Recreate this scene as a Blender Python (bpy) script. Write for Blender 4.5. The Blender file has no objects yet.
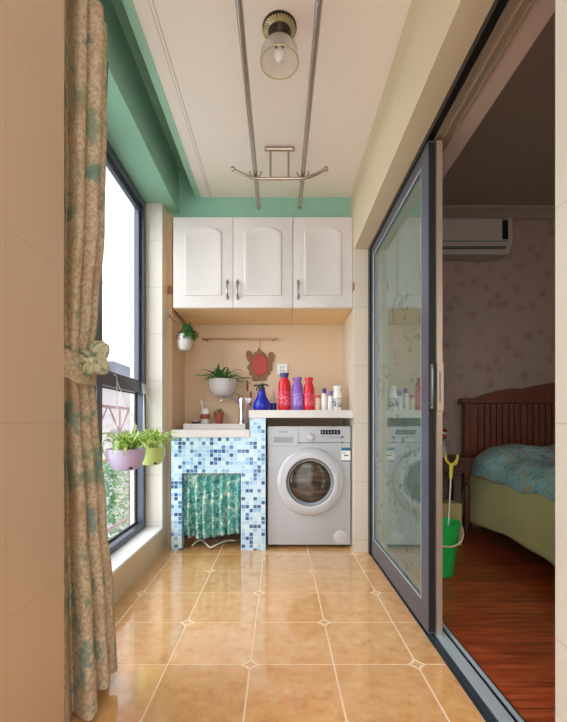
import bpy, bmesh, math, random
from mathutils import Vector, Matrix
random.seed(7)
PI = math.pi
scene = bpy.context.scene
C = scene.collection

# ------------------------------------------------------------------ camera, world, exposure
cam_d = bpy.data.cameras.new('camera')
cam_d.sensor_fit = 'HORIZONTAL'
cam_d.sensor_width = 36.0
cam_d.lens = 36.0 * 393 / 567
cam_d.shift_x = 4.0 / 567
cam_d.shift_y = 62.5 / 567
cam_d.clip_start = 0.02
cam = bpy.data.objects.new('camera', cam_d)
C.objects.link(cam)
cam.location = (0, 0, 0.87)
cam.rotation_euler = (PI / 2, 0, 0)
scene.camera = cam

world = bpy.data.worlds.new('overcast_sky')
scene.world = world
world.use_nodes = True
wn = world.node_tree
bg = wn.nodes['Background']
bg.inputs['Color'].default_value = (0.96, 0.97, 1.0, 1)
bg.inputs['Strength'].default_value = 1.7

sun_d = bpy.data.lights.new('daylight', 'SUN')
sun_d.energy = 6.0
sun_d.angle = math.radians(110)
sun_d.color = (0.97, 0.98, 1.0)
sun = bpy.data.objects.new('daylight', sun_d)
C.objects.link(sun)
sun.rotation_euler = Vector((0.9, 0.25, -0.42)).to_track_quat('-Z', 'Y').to_euler()

vs = scene.view_settings
vs.view_transform = 'Standard'
vs.look = 'None'
vs.gamma = 1.0
vs.use_curve_mapping = False
vs.exposure = 0.95
scene.cycles.max_bounces = 12
scene.cycles.diffuse_bounces = 8
scene.cycles.transparent_max_bounces = 16
scene.cycles.sample_clamp_indirect = 6.0

# ------------------------------------------------------------------ material helpers
def lin(c):
    return tuple(((v / 255) / 12.92 if v / 255 <= 0.04045 else ((v / 255 + 0.055) / 1.055) ** 2.4) for v in c)

class NT:
    def __init__(s, name):
        s.m = bpy.data.materials.new(name)
        s.m.use_nodes = True
        s.t = s.m.node_tree
        s.p = s.t.nodes['Principled BSDF']
        s.out = s.t.nodes['Material Output']
    def n(s, kind, **kw):
        nd = s.t.nodes.new(kind)
        for k, v in kw.items():
            setattr(nd, k, v)
        return nd
    def l(s, a, b):
        s.t.links.new(a, b)
    def math(s, op, a, b=None, clamp=False):
        nd = s.n('ShaderNodeMath', operation=op)
        nd.use_clamp = clamp
        for i, v in enumerate((a, b)):
            if v is None: continue
            if isinstance(v, (int, float)): nd.inputs[i].default_value = v
            else: s.l(v, nd.inputs[i])
        return nd.outputs[0]
    def mix(s, fac, a, b):
        nd = s.n('ShaderNodeMix', data_type='RGBA')
        if isinstance(fac, (int, float)): nd.inputs[0].default_value = fac
        else: s.l(fac, nd.inputs[0])
        for i, v in ((6, a), (7, b)):
            if isinstance(v, tuple): nd.inputs[i].default_value = (*v[:3], 1)
            else: s.l(v, nd.inputs[i])
        return nd.outputs[2]
    def ramp(s, fac, stops, interp='LINEAR'):
        nd = s.n('ShaderNodeValToRGB')
        nd.color_ramp.interpolation = interp
        els = nd.color_ramp.elements
        while len(els) < len(stops): els.new(0.5)
        for e, (p, c) in zip(els, stops):
            e.position = p; e.color = (*c, 1)
        s.l(fac, nd.inputs[0])
        return nd.outputs[0]
    def noise(s, vec, scale, detail=3, rough=0.5):
        nd = s.n('ShaderNodeTexNoise')
        nd.inputs['Scale'].default_value = scale
        nd.inputs['Detail'].default_value = detail
        nd.inputs['Roughness'].default_value = rough
        if vec is not None: s.l(vec, nd.inputs['Vector'])
        return nd.outputs['Fac']
    def bump(s, h, strength=0.2, dist=0.01):
        nd = s.n('ShaderNodeBump')
        nd.inputs['Strength'].default_value = strength
        nd.inputs['Distance'].default_value = dist
        s.l(h, nd.inputs['Height'])
        s.l(nd.outputs[0], s.p.inputs['Normal'])
    def set(s, rough=None, metal=None, color=None, **kw):
        if rough is not None: s.p.inputs['Roughness'].default_value = rough
        if metal is not None: s.p.inputs['Metallic'].default_value = metal
        if color is not None: s.p.inputs['Base Color'].default_value = (*color, 1)
        for k, v in kw.items(): s.p.inputs[k].default_value = v

def simple(name, rgb, rough=0.5, metal=0.0, var=0.06, scale=12, bump=0.0, **kw):
    """procedural: colour with a little noise variation"""
    a = NT(name)
    c = lin(rgb)
    tc = a.n('ShaderNodeTexCoord')
    f = a.noise(tc.outputs['Object'], scale)
    lo = tuple(v * (1 - var) for v in c); hi = tuple(min(1, v * (1 + var)) for v in c)
    col = a.mix(f, lo, hi)
    a.l(col, a.p.inputs['Base Color'])
    a.set(rough, metal, **kw)
    if bump:
        a.bump(a.noise(tc.outputs['Object'], scale * 8), bump, 0.003)
    return a.m

def pos(a):
    g = a.n('ShaderNodeNewGeometry')
    sp = a.n('ShaderNodeSeparateXYZ')
    a.l(g.outputs['Position'], sp.inputs[0])
    return g.outputs['Position'], sp.outputs

def seam(a, coord, size, off, w):
    """mask = 1 on seam lines spaced `size` apart"""
    v = a.math('SUBTRACT', coord, off)
    v = a.math('DIVIDE', v, size)
    v = a.math('FRACT', v)
    v = a.math('SUBTRACT', v, 0.5)
    v = a.math('ABSOLUTE', v)
    return a.math('GREATER_THAN', v, 0.5 - w / size / 2)

def wall_tile(name, rgb, grout, sx, ox, axis, sz, oz, w=0.003, rough=0.3, var=0.05):
    a = NT(name)
    p, s = pos(a)
    m1 = seam(a, s[axis], sx, ox, w)
    m2 = seam(a, s[2], sz, oz, w)
    m = a.math('MAXIMUM', m1, m2)
    c = lin(rgb)
    f = a.noise(p, 3, 4)
    base = a.mix(f, tuple(v * (1 - var) for v in c), tuple(min(1, v * (1 + var)) for v in c))
    a.l(a.mix(m, base, lin(grout)), a.p.inputs['Base Color'])
    a.set(rough)
    a.bump(a.math('SUBTRACT', 1.0, m), 0.3, 0.002)
    return a.m

M = {}
M['paint_green'] = simple('green_paint', (144, 192, 170), 0.6, var=0.04, scale=4)
M['paint_mint'] = simple('mint_paint', (156, 202, 178), 0.5, var=0.03)
M['paint_cream'] = simple('cream_paint', (214, 198, 168), 0.65, var=0.03, scale=3)
M['paint_alcove'] = simple('warm_beige_tile', (220, 192, 160), 0.55, var=0.04, scale=3)
M['white_trim'] = simple('white_trim', (240, 238, 236), 0.35, var=0.02)
M['tile_near_left'] = wall_tile('beige_wall_tile', (196, 168, 138), (186, 160, 132), 0.62, 0.79, 1, 0.393, 0.477, 0.004)
M['tile_near_right'] = wall_tile('pale_wall_tile', (206, 202, 192), (186, 180, 170), 0.62, 0.10, 1, 0.393, 0.477, 0.003)
M['tile_white'] = wall_tile('white_wall_tile', (226, 220, 208), (190, 184, 176), 5, 2.9, 0, 0.32, 0.84, 0.003)
M['tile_pillar'] = wall_tile('grey_cream_wall_tile', (220, 210, 190), (190, 180, 160), 5, 2.9, 0, 0.393, 0.477, 0.003)
M['tile_sill_wall'] = wall_tile('cream_low_wall_tile', (224, 204, 172), (190, 170, 140), 0.62, 0.2, 1, 5, 2.9, 0.003)

def ceiling_mat():
    a = NT('ceiling_panel')
    p, s = pos(a)
    m1 = seam(a, s[1], 5.0, -0.964, 0.003)
    v = a.math('ABSOLUTE', a.math('ADD', s[0], 0.485))
    m2 = a.math('LESS_THAN', v, 0.003)
    v = a.math('ABSOLUTE', a.math('ADD', s[0], 0.500))
    m3 = a.math('LESS_THAN', v, 0.002)
    inside = a.math('GREATER_THAN', s[0], -0.485)
    m = a.math('MAXIMUM', a.math('MULTIPLY', m1, inside), a.math('MAXIMUM', m2, m3))
    base = lin((242, 230, 222))
    a.l(a.mix(m, base, lin((206, 188, 178))), a.p.inputs['Base Color'])
    a.set(0.5)
    return a.m
M['ceiling'] = ceiling_mat()

def mosaic():
    a = NT('blue_mosaic')
    p, s = pos(a)
    P = 0.0272
    cell = a.n('ShaderNodeCombineXYZ')
    comps = []
    for i, o in ((0, 0.0096), (1, 0.5), (2, 0.775)):
        v = a.math('DIVIDE', a.math('ADD', a.math('SUBTRACT', s[i], o), 40 * P), P)
        comps.append(v)
        a.l(a.math('FLOOR', v), cell.inputs[i])
    wn_ = a.n('ShaderNodeTexWhiteNoise', noise_dimensions='3D')
    a.l(cell.outputs[0], wn_.inputs['Vector'])
    tile = a.ramp(wn_.outputs['Value'], [(0, lin((176, 216, 240))), (0.24, lin((198, 230, 244))), (0.46, lin((146, 200, 232))),
                                        (0.60, lin((84, 136, 188))), (0.72, lin((56, 96, 144))), (0.86, lin((210, 238, 240)))], 'CONSTANT')
    ms = []
    for i in (0, 2):
        f = a.math('ABSOLUTE', a.math('SUBTRACT', a.math('FRACT', comps[i]), 0.5))
        ms.append(a.math('GREATER_THAN', f, 0.445))
    # depth seams on the side faces
    m = a.math('MAXIMUM', ms[0], ms[1])
    g = a.n('ShaderNodeNewGeometry')
    a.l(a.mix(m, tile, lin((222, 236, 242))), a.p.inputs['Base Color'])
    a.set(0.18)
    a.bump(a.math('SUBTRACT', 1.0, m), 0.3, 0.001)
    return a.m
M['mosaic'] = mosaic()

def floor_tile():
    a = NT('orange_floor_tile')
    p, s = pos(a)
    oi = a.n('ShaderNodeAttribute', attribute_name='tone')
    n1 = a.noise(p, 17, 8, 0.72)
    n2 = a.noise(p, 60, 4, 0.6)
    c = a.ramp(n1, [(0.30, lin((206, 134, 72))), (0.44, lin((232, 170, 104))), (0.56, lin((240, 184, 120))), (0.70, lin((248, 208, 156)))])
    c = a.mix(a.math('MULTIPLY', n2, 0.35), c, lin((226, 180, 122)))
    hsv = a.n('ShaderNodeHueSaturation')
    a.l(c, hsv.inputs['Color'])
    a.l(a.math('ADD', 0.93, a.math('MULTIPLY', oi.outputs['Fac'], 0.14)), hsv.inputs['Value'])
    a.l(hsv.outputs[0], a.p.inputs['Base Color'])
    a.set(0.28)
    a.p.inputs['Coat Weight'].default_value = 1.0
    a.p.inputs['Coat Roughness'].default_value = 0.09
    a.p.inputs['Coat IOR'].default_value = 1.8
    a.bump(n1, 0.12, 0.004)
    return a.m
M['floor_tile'] = floor_tile()
M['grout'] = simple('pink_grout', (252, 228, 196), 0.7)
M['diamond'] = simple('diamond_inset_tile', (226, 182, 136), 0.3, var=0.25, scale=90)

def wood_floor():
    a = NT('red_brown_wood_floor')
    p, s = pos(a)
    mp = a.n('ShaderNodeMapping'); a.l(p, mp.inputs[0]); mp.inputs['Scale'].default_value = (1.2, 12, 1)
    n1 = a.noise(mp.outputs[0], 4, 6, 0.6)
    row = a.math('FLOOR', a.math('DIVIDE', s[1], 0.12))
    wn_ = a.n('ShaderNodeTexWhiteNoise', noise_dimensions='1D'); a.l(row, wn_.inputs['W'])
    c = a.ramp(n1, [(0.3, lin((128, 50, 24))), (0.5, lin((172, 76, 38))), (0.7, lin((206, 106, 60)))])
    hsv = a.n('ShaderNodeHueSaturation'); a.l(c, hsv.inputs['Color'])
    a.l(a.math('ADD', 0.8, a.math('MULTIPLY', wn_.outputs['Value'], 0.4)), hsv.inputs['Value'])
    m = seam(a, s[1], 0.12, 0.0, 0.003)
    a.l(a.mix(m, hsv.outputs[0], lin((50, 20, 12))), a.p.inputs['Base Color'])
    a.set(0.32)
    return a.m
M['wood_floor'] = wood_floor()

def wallpaper():
    a = NT('floral_wallpaper')
    p, s = pos(a)
    v = a.n('ShaderNodeTexVoronoi'); a.l(p, v.inputs['Vector']); v.inputs['Scale'].default_value = 9
    n = a.noise(p, 34, 5, 0.7)
    d = a.math('ADD', v.outputs['Distance'], a.math('MULTIPLY', n, 0.5))
    c = a.ramp(d, [(0.36, lin((158, 132, 118))), (0.56, lin((172, 150, 134))), (0.7, lin((178, 156, 140)))])
    a.l(c, a.p.inputs['Base Color']); a.set(0.7)
    return a.m
M['wallpaper'] = wallpaper()
M['bedroom_paint'] = simple('bedroom_paint', (166, 148, 132), 0.7)
M['listello'] = simple('brown_border_tile', (168, 122, 88), 0.4, var=0.4, scale=60)

M['frame_grey'] = simple('blue_grey_aluminium', (92, 96, 112), 0.35, 0.55)
M['frame_dark'] = simple('black_aluminium', (40, 36, 38), 0.35, 0.5)
M['frame_door'] = simple('slate_aluminium', (92, 96, 112), 0.35, 0.45)
M['frame_beige'] = simple('champagne_aluminium', (190, 172, 152), 0.35, 0.5)
M['track'] = simple('pale_aluminium_track', (186, 200, 210), 0.3, 0.2)
M['track_dark'] = simple('dark_aluminium_track', (78, 88, 98), 0.3, 0.6)
M['seal'] = simple('black_rubber', (24, 24, 28), 0.6)
M['white_gloss'] = simple('white_lacquer', (216, 210, 206), 0.3, var=0.015, scale=5)
M['white_plastic'] = simple('white_plastic', (236, 236, 234), 0.35, var=0.02)
M['worktop'] = simple('white_stone', (224, 218, 214), 0.25, var=0.03, scale=30)
M['ceramic'] = simple('white_ceramic', (200, 192, 188), 0.15, var=0.02)
M['steel'] = simple('brushed_steel', (178, 164, 152), 0.25, 1.0)
M['chrome'] = simple('chrome', (222, 222, 226), 0.12, 1.0)
M['pewter'] = simple('antique_pewter', (150, 146, 142), 0.3, 0.9, var=0.3, scale=80)
M['brass'] = simple('brass', (184, 146, 110), 0.3, 1.0)
M['bronze'] = simple('antique_bronze', (196, 184, 140), 0.4, 0.5, var=0.3, scale=60)
M['bronze_dark'] = simple('dark_bronze_relief', (58, 46, 34), 0.45, 0.6, var=0.7, scale=90)
M['machine'] = simple('silver_grey_enamel', (180, 182, 185), 0.32, 0.25, var=0.015, scale=3)
M['machine_light'] = simple('pale_silver_plastic', (198, 198, 202), 0.28, 0.1, var=0.015)
M['machine_mid'] = simple('mid_grey_plastic', (150, 154, 160), 0.35, 0.2)
M['black_gloss'] = simple('black_glass', (22, 26, 30), 0.1)
def drum():
    a = NT('reflection_streaked_glass'); tc = a.n('ShaderNodeTexCoord')
    mp = a.n('ShaderNodeMapping'); a.l(tc.outputs['Object'], mp.inputs[0]); mp.inputs['Scale'].default_value = (4, 4, 22); mp.inputs['Rotation'].default_value = (0, .3, 0)
    n = a.noise(mp.outputs[0], 1.6, 4, .6)  # lighter brown streaks painted in as reflections and lit detail behind the glass
    a.l(a.ramp(n, [(0.35, lin((46, 38, 32))), (0.5, lin((70, 58, 46))), (0.66, lin((112, 96, 78)))]), a.p.inputs['Base Color']); a.set(0.06)
    return a.m
M['drum_glass'] = drum()
M['label_blue'] = simple('label_blue', (40, 104, 140), 0.5)
M['label_green'] = simple('label_green', (60, 150, 90), 0.5)
M['label_white'] = simple('label_paper', (236, 238, 236), 0.6)
M['ac_white'] = simple('dimmed_white_plastic', (190, 178, 166), 0.4, var=.02)  # white casing, with the dimness of the bedroom put into its colour
M['ink_grey'] = simple('grey_ink', (96, 102, 110), 0.5)
M['lilac'] = simple('lilac_plastic', (196, 176, 208), 0.4)
M['lime'] = simple('lime_plastic', (196, 214, 130), 0.4)
M['leaf_light'] = simple('pale_spider_leaf', (150, 190, 70), 0.45, var=0.3, scale=40)
M['leaf_mid'] = simple('spider_leaf', (92, 150, 52), 0.45, var=0.3, scale=40)
M['leaf_dark'] = simple('dark_green_leaf', (70, 122, 62), 0.45, var=0.35, scale=40)
M['soil'] = simple('potting_soil', (60, 44, 32), 0.9, var=0.4, scale=80)
M['string'] = simple('white_cord', (226, 226, 222), 0.6)
M['red_bottle'] = simple('red_plastic', (214, 30, 48), 0.25)
M['purple_bottle'] = simple('purple_plastic', (138, 88, 190), 0.3)
M['cap_blue'] = simple('dark_blue_cap', (50, 60, 130), 0.35)
M['cap_purple'] = simple('purple_cap', (140, 100, 176), 0.35)
M['orange_cap'] = simple('coral_cap', (206, 92, 84), 0.35)
M['cobalt'] = simple('cobalt_glass', (28, 44, 170), 0.08, var=0.3, scale=30)
M['black_plastic'] = simple('black_plastic', (26, 26, 28), 0.4)
M['peach_plastic'] = simple('peach_plastic', (232, 202, 176), 0.4)
M['terracotta'] = simple('terracotta', (160, 84, 58), 0.7)
M['crab_red'] = simple('red_glaze', (182, 52, 40), 0.4, var=0.2, scale=20)
M['crab_brown'] = simple('brown_glaze', (138, 92, 58), 0.5, var=0.25, scale=20)
M['green_plastic'] = simple('green_plastic', (40, 190, 84), 0.35)
M['yellow_plastic'] = simple('yellow_plastic', (232, 212, 70), 0.35)
M['pale_metal'] = simple('pale_metal_pole', (216, 206, 196), 0.35, 0.3)
M['cardboard'] = simple('pale_yellow_box', (206, 186, 120), 0.8)
M['dark_wood'] = simple('dark_wood', (84, 50, 32), 0.45, var=0.3, scale=20)
M['red_stick'] = simple('dark_red_plastic', (160, 40, 48), 0.4)
M['pink_item'] = simple('translucent_pink_plastic', (226, 186, 190), 0.3)

def headboard_mat():
    a = NT('red_brown_bed_wood')
    p, s = pos(a)
    mp = a.n('ShaderNodeMapping'); a.l(p, mp.inputs[0]); mp.inputs['Scale'].default_value = (20, 20, 2)
    n1 = a.noise(mp.outputs[0], 3, 5)
    a.l(a.ramp(n1, [(0.3, lin((88, 44, 26))), (0.7, lin((132, 70, 42)))]), a.p.inputs['Base Color'])
    a.set(0.4)
    return a.m
M['bed_wood'] = headboard_mat()

def cloth_pattern(name, base, cols, scale, rough=0.85, thr=0.5, fine=None):
    a = NT(name)
    tc = a.n('ShaderNodeTexCoord')
    uv = tc.outputs['Object']
    dn = a.n('ShaderNodeTexNoise'); a.l(uv, dn.inputs['Vector']); dn.inputs['Scale'].default_value = scale * 1.5
    ad = a.n('ShaderNodeMix', data_type='VECTOR'); ad.inputs[0].default_value = 0.06
    a.l(uv, ad.inputs[4]); a.l(dn.outputs['Color'], ad.inputs[5])
    v = a.n('ShaderNodeTexVoronoi'); a.l(ad.outputs[1], v.inputs['Vector']); v.inputs['Scale'].default_value = scale
    sep = a.n('ShaderNodeSeparateColor'); a.l(v.outputs['Color'], sep.inputs[0])
    col = base
    m = a.math('LESS_THAN', v.outputs['Distance'], thr)
    pick = a.ramp(sep.outputs[0], [(i / len(cols), c) for i, c in enumerate(cols)], 'CONSTANT')
    col = a.mix(m, base, pick)
    if fine:
        w = a.n('ShaderNodeTexWave', wave_type='RINGS'); a.l(v.outputs['Position'], w.inputs['Vector'])
        n2 = a.noise(uv, scale * 9, 2)
        mm = a.math('GREATER_THAN', n2, 0.56)
        col = a.mix(a.math('MULTIPLY', mm, 0.55), col, fine)
    a.l(col, a.p.inputs['Base Color'])
    a.set(rough)
    a.bump(a.noise(uv, 300, 2), 0.1, 0.001)
    return a.m
def drape_mat():
    a = NT('floral_beige_curtain'); tc = a.n('ShaderNodeTexCoord'); uv = tc.outputs['Object']
    fine = a.noise(uv, 90, 3, .7)
    col = a.ramp(fine, [(0.40, lin((164, 146, 116))), (0.52, lin((190, 170, 142))), (0.7, lin((204, 188, 160)))])
    def blob(seed, sc, lo, hi):
        mp = a.n('ShaderNodeMapping'); a.l(uv, mp.inputs[0]); mp.inputs['Location'].default_value = (seed, seed * .7, seed * 1.3); mp.inputs['Scale'].default_value = (1, 1, .75)
        return a.ramp(a.noise(mp.outputs[0], sc, 4, .65), [(lo, (0, 0, 0)), (hi, (1, 1, 1))])
    col = a.mix(a.math('MULTIPLY', blob(3.1, 9, .54, .60), .75), col, lin((112, 136, 104)))
    col = a.mix(a.math('MULTIPLY', blob(7.7, 11, .58, .63), .75), col, lin((98, 132, 122)))
    col = a.mix(a.math('MULTIPLY', blob(5.2, 10, .56, .62), .5), col, lin((178, 138, 110)))
    a.l(col, a.p.inputs['Base Color']); a.set(.85); a.bump(a.noise(uv, 300, 2), .1, .001)
    return a.m
M['curtain'] = drape_mat()
M['sheer'] = simple('blue_grey_voile', (96, 118, 122), 0.8)
M['sink_cloth'] = cloth_pattern('teal_leaf_cloth', lin((92, 172, 168)), [lin((214, 228, 218)), lin((60, 124, 108)), lin((190, 220, 210)), lin((218, 226, 212)), lin((130, 190, 184))], 34, thr=0.5, fine=lin((70, 128, 110)))
M['quilt'] = cloth_pattern('blue_floral_quilt', lin((158, 196, 202)), [lin((140, 186, 196)), lin((196, 176, 130)), lin((120, 170, 186)), lin((196, 146, 124)), lin((130, 166, 130))], 26, thr=0.42, fine=lin((178, 196, 186)))
M['skirt'] = simple('olive_yellow_cloth', (200, 188, 134), 0.85, var=0.08)

def thin_fresnel(a, ior):
    """the same reflectance from either side of a pane (no total internal reflection)"""
    fr = a.n('ShaderNodeFresnel'); g = a.n('ShaderNodeNewGeometry')
    k = a.math('ADD', ior, a.math('MULTIPLY', g.outputs['Backfacing'], 1 / ior - ior))
    a.l(k, fr.inputs[0])
    return fr
def glass_mat(name, ior, tint, rough=0.0):
    a = NT(name)
    t = a.t
    t.nodes.remove(a.p)
    tr = a.n('ShaderNodeBsdfTransparent'); tr.inputs[0].default_value = (*tint, 1)
    gl = a.n('ShaderNodeBsdfGlossy'); gl.inputs['Roughness'].default_value = rough
    fr = thin_fresnel(a, ior)
    mx = a.n('ShaderNodeMixShader')
    a.l(fr.outputs[0], mx.inputs[0]); a.l(tr.outputs[0], mx.inputs[1]); a.l(gl.outputs[0], mx.inputs[2])
    a.l(mx.outputs[0], a.out.inputs[0])
    return a.m
M['glass'] = glass_mat('window_glass', 1.45, (0.80, 0.82, 0.83))
M['door_glass'] = glass_mat('door_glass', 1.5, (0.82, 0.88, 0.86))
def mz_col(a, p, s):
    n1 = a.noise(p, 5, 2); n2 = a.noise(p, 26, 4, 0.6)
    return a.math('MULTIPLY', a.math('LESS_THAN', s[2], 1.55), a.math('MULTIPLY', a.math('GREATER_THAN', n1, 0.54), a.math('GREATER_THAN', n2, 0.56)))
def etched():
    """door glass with a faint etched flower pattern"""
    a = NT('etched_door_glass')
    t = a.t
    t.nodes.remove(a.p)
    p, s = pos(a)
    tr = a.n('ShaderNodeBsdfTransparent'); tr.inputs[0].default_value = (0.80, 0.87, 0.84, 1)
    gl = a.n('ShaderNodeBsdfGlossy'); gl.inputs['Roughness'].default_value = 0.01
    fr = thin_fresnel(a, 2.9)
    mx = a.n('ShaderNodeMixShader')
    a.l(fr.outputs[0], mx.inputs[0]); a.l(tr.outputs[0], mx.inputs[1]); a.l(gl.outputs[0], mx.inputs[2])
    df = a.n('ShaderNodeBsdfDiffuse'); a.l(a.mix(mz_col(a, p, s), lin((186, 224, 214)), lin((104, 116, 96))), df.inputs[0])
    n1 = a.noise(p, 5, 2); n2 = a.noise(p, 26, 4, 0.6)
    k = a.math('MULTIPLY', a.math('GREATER_THAN', n1, 0.54), a.math('GREATER_THAN', n2, 0.56))
    mz = a.math('MULTIPLY', a.math('LESS_THAN', s[2], 1.55), k)
    m2 = a.n('ShaderNodeMixShader')
    a.l(a.math('ADD', 0.08, a.math('MULTIPLY', mz, 0.30)), m2.inputs[0]); a.l(mx.outputs[0], m2.inputs[1]); a.l(df.outputs[0], m2.inputs[2])
    a.l(m2.outputs[0], a.out.inputs[0])
    return a.m
M['etched'] = etched()
def frosted():
    a = NT('lamp_glass'); a.set(0.2, 0, lin((250, 246, 238))); a.p.inputs['Transmission Weight'].default_value = 0.8
    a.p.inputs['IOR'].default_value = 1.15
    a.p.inputs['Roughness'].default_value = 0.35
    return a.m
M['lamp_glass'] = frosted()
M['clear'] = glass_mat('clear_plastic', 1.45, (0.86, 0.84, 0.9))

# ------------------------------------------------------------------ mesh helpers
WLOC = {}
class MB:
    def __init__(s):
        s.bm = bmesh.new(); s.mi = 0; s.mats = []
    def use(s, m):
        if m not in s.mats: s.mats.append(m)
        s.mi = s.mats.index(m); return s
    def _f(s, vs):
        try:
            f = s.bm.faces.new(vs); f.material_index = s.mi; return f
        except ValueError: return None
    def box(s, x0, x1, y0, y1, z0, z1, bev=0.0, mtx=None):
        b = bmesh.new()
        bmesh.ops.create_cube(b, size=1)
        for v in b.verts:
            v.co = Vector(((x0 + x1) / 2 + v.co.x * (x1 - x0), (y0 + y1) / 2 + v.co.y * (y1 - y0), (z0 + z1) / 2 + v.co.z * (z1 - z0)))
        if bev:
            bmesh.ops.bevel(b, geom=b.edges[:] , offset=bev, segments=2, profile=0.7, affect='EDGES')
        s._merge(b, mtx); return s
    def _merge(s, b, mtx=None):
        mp = {}
        for v in b.verts:
            mp[v] = s.bm.verts.new(mtx @ v.co if mtx else v.co)
        for f in b.faces:
            s._f([mp[v] for v in f.verts])
        b.free()
    def ring(s, pts):
        return [s.bm.verts.new(p) for p in pts]
    def bridge(s, a, b, closed=True):
        n = len(a)
        for i in range(n if closed else n - 1):
            j = (i + 1) % n
            s._f([a[i], a[j], b[j], b[i]])
    def lathe(s, prof, c=(0, 0, 0), seg=24, axis='Z', cap=True):
        c = Vector(c); rings = []
        for r, h in prof:
            pts = []
            for k in range(seg):
                t = 2 * PI * k / seg
                u, v = r * math.cos(t), r * math.sin(t)
                pts.append(c + (Vector((u, v, h)) if axis == 'Z' else Vector((u, h, v)) if axis == 'Y' else Vector((h, u, v))))
            rings.append(s.ring(pts))
        for a, b in zip(rings, rings[1:]): s.bridge(a, b)
        if cap:
            if prof[0][0] > 1e-4: s._f(rings[0][::-1])
            if prof[-1][0] > 1e-4: s._f(rings[-1])
        return s
    def tube(s, path, r, seg=10, cap=True):
        path = [Vector(p) for p in path]
        rings = []; up = None
        for i, p in enumerate(path):
            if i == 0: d = path[1] - p
            elif i == len(path) - 1: d = p - path[i - 1]
            else: d = (path[i + 1] - path[i - 1])
            d.normalize()
            if up is None: up = Vector((0, 0, 1)) if abs(d.z) < 0.9 else Vector((1, 0, 0))
            x = d.cross(up).normalized(); y = x.cross(d).normalized(); up = y
            rr = r[i] if isinstance(r, (list, tuple)) else r
            rings.append(s.ring([p + rr * (x * math.cos(2 * PI * k / seg) + y * math.sin(2 * PI * k / seg)) for k in range(seg)]))
        for a, b in zip(rings, rings[1:]): s.bridge(a, b)
        if cap: s._f(rings[0][::-1]); s._f(rings[-1])
        return s
    def ball(s, c, r, seg=14, sc=(1, 1, 1)):
        b = bmesh.new(); bmesh.ops.create_uvsphere(b, u_segments=seg, v_segments=max(6, seg // 2 + 1), radius=r)
        for v in b.verts: v.co = Vector((v.co.x * sc[0], v.co.y * sc[1], v.co.z * sc[2])) + Vector(c)
        s._merge(b); return s
    def prism(s, poly, y0, y1, plane='XZ'):
        """extrude 2D poly; plane XZ extrudes along Y"""
        def P(u, v, w): return Vector((u, w, v)) if plane == 'XZ' else Vector((u, v, w)) if plane == 'XY' else Vector((w, u, v))
        a = s.ring([P(u, v, y0) for u, v in poly]); b = s.ring([P(u, v, y1) for u, v in poly])
        s.bridge(a, b); s._f(a[::-1]); s._f(b); return s
    def grid(s, fn, nu, nv, thick=0.0):
        g = [[s.bm.verts.new(fn(i / nu, j / nv)) for j in range(nv + 1)] for i in range(nu + 1)]
        for i in range(nu):
            for j in range(nv): s._f([g[i][j], g[i + 1][j], g[i + 1][j + 1], g[i][j + 1]])
        return s
    def blade(s, base, ang, length, rise, droop, w, n=7):
        base = Vector(base); d = Vector((math.cos(ang), math.sin(ang), 0)); sd = Vector((-d.y, d.x, 0))
        pl = []
        for i in range(n + 1):
            t = i / n
            p = base + d * length * t * (1 - 0.15 * t) + Vector((0, 0, rise * math.sin(t * 1.9) - droop * t * t * t))
            ww = w * (0.5 + 1.1 * t) if t < 0.35 else w * 0.9 * (1 - ((t - 0.35) / 0.65) ** 1.6) + 0.0002
            pl.append((s.bm.verts.new(p - sd * ww), s.bm.verts.new(p - Vector((0, 0, ww * 0.5))), s.bm.verts.new(p + sd * ww)))
        for a, b in zip(pl, pl[1:]):
            s._f([a[0], a[1], b[1], b[0]]); s._f([a[1], a[2], b[2], b[1]])
        return s
    def build(s, name, mat=None, parent=None, smooth=False, solid=0.0, bevel=0.0, angle=40):
        bm = s.bm
        bmesh.ops.recalc_face_normals(bm, faces=bm.faces[:])
        co = [v.co for v in bm.verts]
        lo = Vector([min(c[i] for c in co) for i in range(3)]); hi = Vector([max(c[i] for c in co) for i in range(3)])
        org = Vector(((lo.x + hi.x) / 2, (lo.y + hi.y) / 2, lo.z))
        for v in bm.verts: v.co -= org
        me = bpy.data.meshes.new(name)
        bm.to_mesh(me); bm.free()
        if s.mats:
            for m in s.mats: me.materials.append(m)
        elif mat: me.materials.append(mat)
        o = bpy.data.objects.new(name, me); C.objects.link(o)
        if smooth:
            me.polygons.foreach_set('use_smooth', [True] * len(me.polygons))
            me.set_sharp_from_angle(angle=math.radians(angle))
        WLOC[o] = org.copy()
        if parent:
            o.parent = parent; o.location = org - WLOC[parent]
        else: o.location = org
        if solid:
            md = o.modifiers.new('thickness', 'SOLIDIFY'); md.thickness = solid
        if bevel:
            md = o.modifiers.new('edge', 'BEVEL'); md.width = bevel; md.segments = 2; md.limit_method = 'ANGLE'
        return o

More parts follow.
